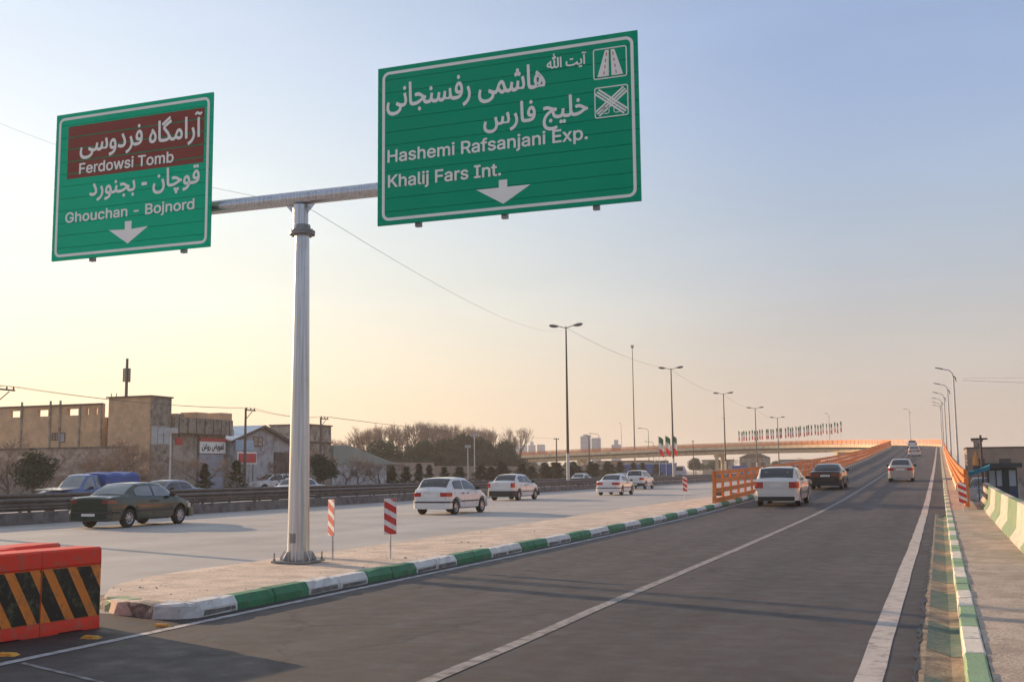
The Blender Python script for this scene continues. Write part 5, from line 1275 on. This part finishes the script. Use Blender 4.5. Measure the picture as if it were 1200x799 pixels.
for i in range(9):
    u = i / 8; x = -.66 + 1.35 * u; rows.append([(x, y, 1.92 + .36 * u - .10 * math.sin(math.pi * u) - .03 * math.sin(j * 1.4 + i)) for j, y in enumerate(np.linspace(-.9, .9, 7))])
b.ribbon(rows); b.ribbon([[(x, y, z - .07) for x, y, z in reversed(r)] for r in rows]); b.ribbon([[r[0], (r[0][0], r[0][1], r[0][2] - .20)] for r in rows]); b.build('cloth', 'awning', t)
b = MB()
for x, y in ((-.5, .8), (.55, .8), (.55, -.8)): b.tube([(x, y, 0), (x, y, 1.95 + (.25 if x > 0 else 0))], .025, 6)
b.build('post', 'pole_dark', t)
t = thing('cloth_banner', 'upright ochre cloth pennant behind the turquoise awning', 'banner', (2.24, 63.5, -.5))
b = MB(); b.add([(-.14, 0, 2.25), (.17, 0, 2.25), (.15, 0, 2.7), (.03, 0, 3.02), (-.12, 0, 2.6), (-.14, .04, 2.25), (.17, .04, 2.25), (.15, .04, 2.7), (.03, .04, 3.02), (-.12, .04, 2.6)], [(0, 1, 2, 3, 4), (9, 8, 7, 6, 5), (0, 5, 6, 1), (1, 6, 7, 2), (2, 7, 8, 3), (3, 8, 9, 4), (4, 9, 5, 0)]); b.build('cloth', 'banner_yellow', t)
b = MB(); b.tube([(.1, .05, 0), (.1, .05, 2.9)], .025, 6); b.build('pole', 'pole_dark', t)
b = MB(); b.tube([(0, 0, 0), (0, 0, 3.9)], .06, 8); b.tube([(-.5, 0, 3.7), (.35, 0, 3.7)], .05, 6); tag(b.build('wooden_pole', 'brown_trim'), 'dark post with a short crossbar rising behind the kiosk', 'post').location = (2.66, 66, -.5)
c_ = car('dark_car', 'dark car parked behind the far end of the painted barriers', (3.0, 76, 0), rad(182), brown_p, **PRI, bumper=white_p, group='cars and vans on the roads'); c_.location.z = -.45
b = MB(); b.box(-.25, .3, -.3, .3, 0, .45); b.box(-.1, .15, -.31, .31, .1, .3); bo_ = b.build('roadside_box', 'far_pale'); tag(bo_, 'small white box beside the end of the painted barriers', 'box'); bo_.location = (1.45, 50.5, zr(50.5) + .13)

# ------------------------------------------------------------------ trees
def bare_tree_mesh(seed, h_, spread=.55, depth=5, tw='twig', r0=.12, n=(3, 4), up=.25):
    r = random.Random(seed); tr = MB(); cr = MB()
    def grow(p, d, ln, rr, k):
        q = p + d * ln; mid_ = p.lerp(q, .5) + Vector((r.uniform(-1, 1), r.uniform(-1, 1), 0)) * ln * .07
        (tr if k <= 2 else cr).tube([p, mid_, q], [rr, rr * .85, rr * .7], 5 if k <= 1 else 3, cap=False)
        if k >= depth: return
        for i in range(r.randint(*n)):
            ax = Vector((r.gauss(0, 1), r.gauss(0, 1), r.gauss(0, .5))).normalized()
            nd = (d + ax * spread * r.uniform(.7, 1.3) + Vector((0, 0, up))).normalized()
            grow(p.lerp(q, r.uniform(.55, 1)), nd, ln * r.uniform(.6, .82), max(rr * .58, .006), k + 1)
    grow(Vector((0, 0, -.1)), Vector((r.uniform(-.08, .08), r.uniform(-.08, .08), 1)).normalized(), h_ * .26, r0, 0)
    top = max(v[2] for v in cr.v); f = h_ / top
    for m_ in (tr, cr): m_.v = [(x * f, y * f, z * f) for x, y, z in m_.v]
    return tr.mesh('trunk', 'bark'), cr.mesh('crown', tw)
def leaf_clumps(clumps, count, size, seed, mname, flat_=1):
    r = random.Random(seed); b = MB(); vols = [c[3] ** 3 for c in clumps]; tot = sum(vols)
    for (cx, cy, cz, cr_, sq), v in zip(clumps, vols):
        for _ in range(max(30, int(count * v / tot))):
            d = Vector((r.gauss(0, 1), r.gauss(0, 1), r.gauss(0, 1))).normalized(); q = cr_ * r.uniform(.45, 1.08) ; p = Vector((cx, cy, cz)) + Vector((d.x * q, d.y * q, d.z * q * sq))
            a = Vector((r.gauss(0, 1), r.gauss(0, 1), r.gauss(0, .6))).normalized() * size * r.uniform(.6, 1.5); c = a.cross(Vector((r.gauss(0, 1), r.gauss(0, 1), r.gauss(0, 1)))).normalized() * size * r.uniform(.4, .9)
            b.add([p - a * .5, p + c * .5, p + a * .5, p - c * .5], [(0, 1, 2, 3)])
    return b.mesh('crown', mname)
def conifer_mesh(seed, h_, w_):
    r = random.Random(seed); b = MB()
    for _ in range(900):
        u = r.random() ** .8; z = .12 * h_ + u * h_ * .88; rr = w_ * (1 - u) ** .75 * r.uniform(.35, 1.12) * (.8 + .35 * math.sin(z * 9 + seed)); a = r.uniform(0, 6.283)
        p = Vector((rr * math.cos(a), rr * math.sin(a), z)); d = Vector((math.cos(a), math.sin(a), r.uniform(-.3, .5))) * r.uniform(.12, .30) * (h_ / 2.3); c = Vector((-math.sin(a), math.cos(a), r.uniform(-.5, .5))) * .07 * (h_ / 2.3)
        b.add([p - c, p + d, p + c, p - d * .3], [(0, 1, 2, 3)])
    tk = MB(); tk.tube([(0, 0, -.05), (0, 0, h_ * .9)], [.06, .02], 5)
    return tk.mesh('trunk', 'bark'), b.mesh('crown', 'needle')
def plant(name, label, cat, loc, meshes, rz, sc, group, gl=None):
    t = thing(name, label, cat, loc, rz, group); t.scale = sc
    link('trunk', meshes[0], t); link('crown', meshes[1], t); return t
rt = random.Random(21)
# roadside conifers
CM = [conifer_mesh(i, 2.3, .62) for i in range(4)]
con = [(-48, 96.1, 2.2), (-48, 98.7, 2.2), (-48, 101.2, 2.5), (-48, 104.4, 2.4), (-48, 107.7, 2.2), (-48, 112.2, 2.2), (-48, 117.2, 2.4), (-48, 121.1, 2.2), (-48, 125.3, 2.5), (-48, 131.9, 2.6), (-48, 136, 2.3), (-48, 141.2, 2.5), (-48, 146.7, 2.8),
       (-48, 152.6, 2.5), (-48, 161.1, 2.7), (-48, 170.5, 2.8), (-48, 179.9, 3.1), (-48, 156, 2.4), (-48, 165, 2.8), (-48, 174, 2.7), (-49.5, 150, 2.9), (-49.5, 144, 2.8), (-49.5, 128, 2.9), (-49.5, 158, 3.0), (-49.5, 168, 3.1), (-48, 187, 2.9), (-48, 195, 3.0), (-49.5, 176, 3.2), (-48, 205, 2.8)]
names = {0: 'small conifer below the grey green warehouse gable, first of the roadside row', 1: 'small conifer second in the roadside row, before the beige wall', 2: 'small conifer third in the roadside row, before the beige wall', 3: 'small conifer fourth in the roadside row, at the right end of the beige wall', 4: 'small conifer fifth in the roadside row, left of the white hatchback roof'}
for i, (x, y, h_) in enumerate(con):
    plant('conifer', names.get(i, 'small dark conifer in the dense part of the roadside row beyond the guard rail'), 'tree', (x + rt.uniform(-.3, .3), y, 0), CM[i % 4], rt.uniform(0, 6), (rt.uniform(1.0, 1.35) * (1.0 if y < 112 else 1.75),) * 2 + (h_ / 2.25,), 'conifers planted along the far pavement')
plant('conifer', 'dark green cone shaped conifer in front of the shop shutter', 'tree', (-46, 63.5, 0), conifer_mesh(11, 2.4, .70), 0, (1, 1, 1), 'conifers near the shops')
plant('conifer', 'broad brownish conifer under the red sign board', 'tree', (-46, 67.2, 0), conifer_mesh(12, 2.6, 1.0), 0, (1, 1, 1), 'conifers near the shops')
# round pines
def broad(seed, h_, w_, cnt=5000, size=.22, m_='needle_dark', lo=.35):
    r = random.Random(seed); cl = []
    for k in range(11):
        a = r.uniform(0, 6.28); q = r.uniform(0, w_ * .62); z = h_ * r.uniform(lo + .1, .86); cl.append((q * math.cos(a), q * math.sin(a), z, w_ * r.uniform(.28, .46), .8))
    tk = MB(); tk.tube([(0, 0, -.1), (.05, 0, h_ * .45), (0, .05, h_ * .8)], [h_ * .03, h_ * .022, .03], 6)
    for k in range(5):
        c = cl[k]; tk.tube([(0, 0, h_ * .35), (c[0] * .6, c[1] * .6, c[2] * .9), c[:3]], [h_ * .014, h_ * .01, .02], 4, cap=False)
    return tk.mesh('trunk', 'bark'), leaf_clumps(cl, cnt, size, seed, m_)
plant('pine_tree', 'dark spreading pine in front of the brick wall at the far left', 'tree', (-46, 48.1, 0), broad(31, 3.2, 1.75, 3600, .17, 'needle'), 0, (1, 1, 1), 'pines beyond the guard rail')
plant('pine_tree', 'dark spreading pine just right of the gantry pole', 'tree', (-47, 81, 0), broad(33, 3.4, 1.7, 3400, .17, 'needle'), 1, (1, 1, 1), 'pines beyond the guard rail')
BR = [broad(41 + k, 8.0, 4.6, 7000, .36) for k in range(3)]
ev = [(157.1, 7.6, 1.0), (168, 7.4, .85), (176, 8.2, .9), (183, 8.4, .95), (192, 9.4, 1.0), (202, 9.0, 1.0), (209, 8.6, .8), (172, 5.5, .8), (187, 6.0, .9), (198, 6.3, .9), (163, 5.0, .8)]
el = ['roundest dark evergreen at the left end of the grove'] + ['dark evergreen in the grove behind the roadside conifers, ' + w_ for w_ in ('second from the left', 'third from the left', 'fourth from the left', 'tallest in the middle', 'second from the right end', 'right end')] + [f'low dark evergreen filling the front of the grove, {w_}' for w_ in ('middle left one', 'right of the middle', 'rightmost one', 'leftmost one')]
for i, (y, h_, w_) in enumerate(ev):
    plant('evergreen_tree', el[i], 'tree', (-80 + (6 if i > 6 else 0), y, 0), BR[i % 3], i * 1.3, (w_, w_, h_ / 8.4), 'evergreens of the grove')
# tall bare trees behind
BT = [bare_tree_mesh(60 + k, 10, .62, 6, 'twig_pale', .24, (3, 3), .30) for k in range(4)]
bt = [(164.4, 9.3), (169, 10.0), (175.4, 10.8), (182.3, 11.2), (189.6, 11.6), (197.4, 11.4), (205.9, 11), (214.9, 11.5), (224.7, 11.5), (235.3, 12), (172, 10), (179, 11), (186, 11), (193, 11.4), (201, 11.3), (210, 11), (159, 7.5), (165, 8.5), (220, 11.5), (230, 11.8)]
for i, (y, h_) in enumerate(bt):
    plant('bare_tree', ('leftmost tall bare tree behind the evergreen grove' if i == 0 else 'rightmost tall bare tree behind the evergreen grove' if i == 9 else 'tall leafless tree in the thicket behind the evergreen grove'), 'tree', (-88 + rt.uniform(-2, 2), y, 0), BT[i % 4], i * 1.7, (1.05, 1.05, h_ / 10), 'leafless trees behind the grove')
# scrubby bare trees before the buildings
ST = [bare_tree_mesh(80 + k, 4.4, .75, 6, 'twig', .06, (3, 3), .12) for k in range(4)]
st_ = [(52.2, 3.0), (53.6, 4.2), (55.4, 3.6), (57.6, 3.2), (59.6, 3.9), (61.7, 3.2), (63.8, 4.4), (66.7, 2.9), (69.1, 3.2), (54.5, 2.4), (58.6, 2.3), (62.6, 2.4), (65.2, 2.2), (81.2, 3.9), (83.9, 4.3), (86, 3.6), (93, 3.4), (96.3, 3.2), (99.9, 2.9), (103, 3.0)]
for i, (y, h_) in enumerate(st_):
    x = -52 + rt.uniform(-1.5, 2); 
    lb_ = ('brown leafless small tree in the scrub before the brick buildings' if i < 13 else 'brown leafless small tree in front of the barn, ' + ('leftmost', 'middle', 'rightmost')[i - 13] if i < 16 else 'brown leafless small tree in front of the warehouse, ' + ('leftmost', 'second from left', 'third from left', 'rightmost')[i - 16])
    plant('bare_tree', lb_, 'tree', (x, y, 0), ST[i % 4], i * 2.1, (1.15, 1.15, h_ / 4.4), 'small leafless trees before the buildings ' + ('by the brick wall' if i < 13 else 'by the barn' if i < 16 else 'by the warehouse'))
# trees under and beyond the flyover
for i, (x, y, h_, w_, k) in enumerate(((-60, 303.5, 5.6, .85, 0), (-60, 330, 5.0, .9, 1), (-66, 288, 4.8, .8, 2), (-42, 330, 4.6, .8, 0), (-30, 338, 4.3, .8, 1), (-104, 330, 5.2, 1, 2), (-118, 335, 5.5, 1, 0), (-96, 300, 4.5, .8, 1), (-75, 318, 4.6, .8, 2))):
    plant('evergreen_tree', f'small dark tree seen below the flyover deck, {ordn[i]} of those trees', 'tree', (x, y, 0), BR[k], i, (w_ * .75, w_ * .75, h_ / 8.4), 'trees below the flyover')
for i, (x, y) in enumerate(((-52, 310), (-46, 322), (-36, 328), (-70, 300), (-84, 312), (-110, 310))):
    plant('bare_tree', f'small leafless tree beside the flyover piers, {ordn[i]} of these', 'tree', (x, y, 0), ST[i % 4], i, (1.6, 1.6, 1.15), 'leafless trees below the flyover')
# dry scrub on the verge
gsc = MB(); rg_ = random.Random(77)
for _ in range(2600):
    y = rg_.uniform(40, 200) if rg_.random() < .4 else rg_.uniform(40, 110); x = rg_.uniform(-57, -48.6); h_ = rg_.uniform(.15, .5); a = rg_.uniform(0, 6.28); dx, dy = .09 * math.cos(a), .09 * math.sin(a); tx, ty = rg_.uniform(-.2, .2), rg_.uniform(-.2, .2)
    gsc.add([(x - dx, y - dy, -.03), (x + dx, y + dy, -.03), (x + tx, y + ty, h_)], [(0, 1, 2)])
tag(gsc.build('dry_scrub', 'twig', kind='stuff'), 'dry brown scrub growing along the far verge', 'scrub')

# ------------------------------------------------------------------ haze
HAZE = .00045
if HAZE:
    hm = bpy.data.materials.new('haze'); hm.use_nodes = True; t = hm.node_tree; t.nodes.clear()
    o = t.nodes.new('ShaderNodeOutputMaterial'); v = t.nodes.new('ShaderNodeVolumePrincipled'); t.links.new(v.outputs[0], o.inputs['Volume'])
    v.inputs['Color'].default_value = (.93, .90, .88, 1); v.inputs['Density'].default_value = HAZE; v.inputs['Anisotropy'].default_value = .3
    M['haze'] = hm; b = MB(); b.box(-3020, 3020, -3020, 3020, -2, 56); hz = b.build('haze', 'haze', kind='stuff'); tag(hz, 'thin dusty evening haze hanging over the whole scene', 'haze')
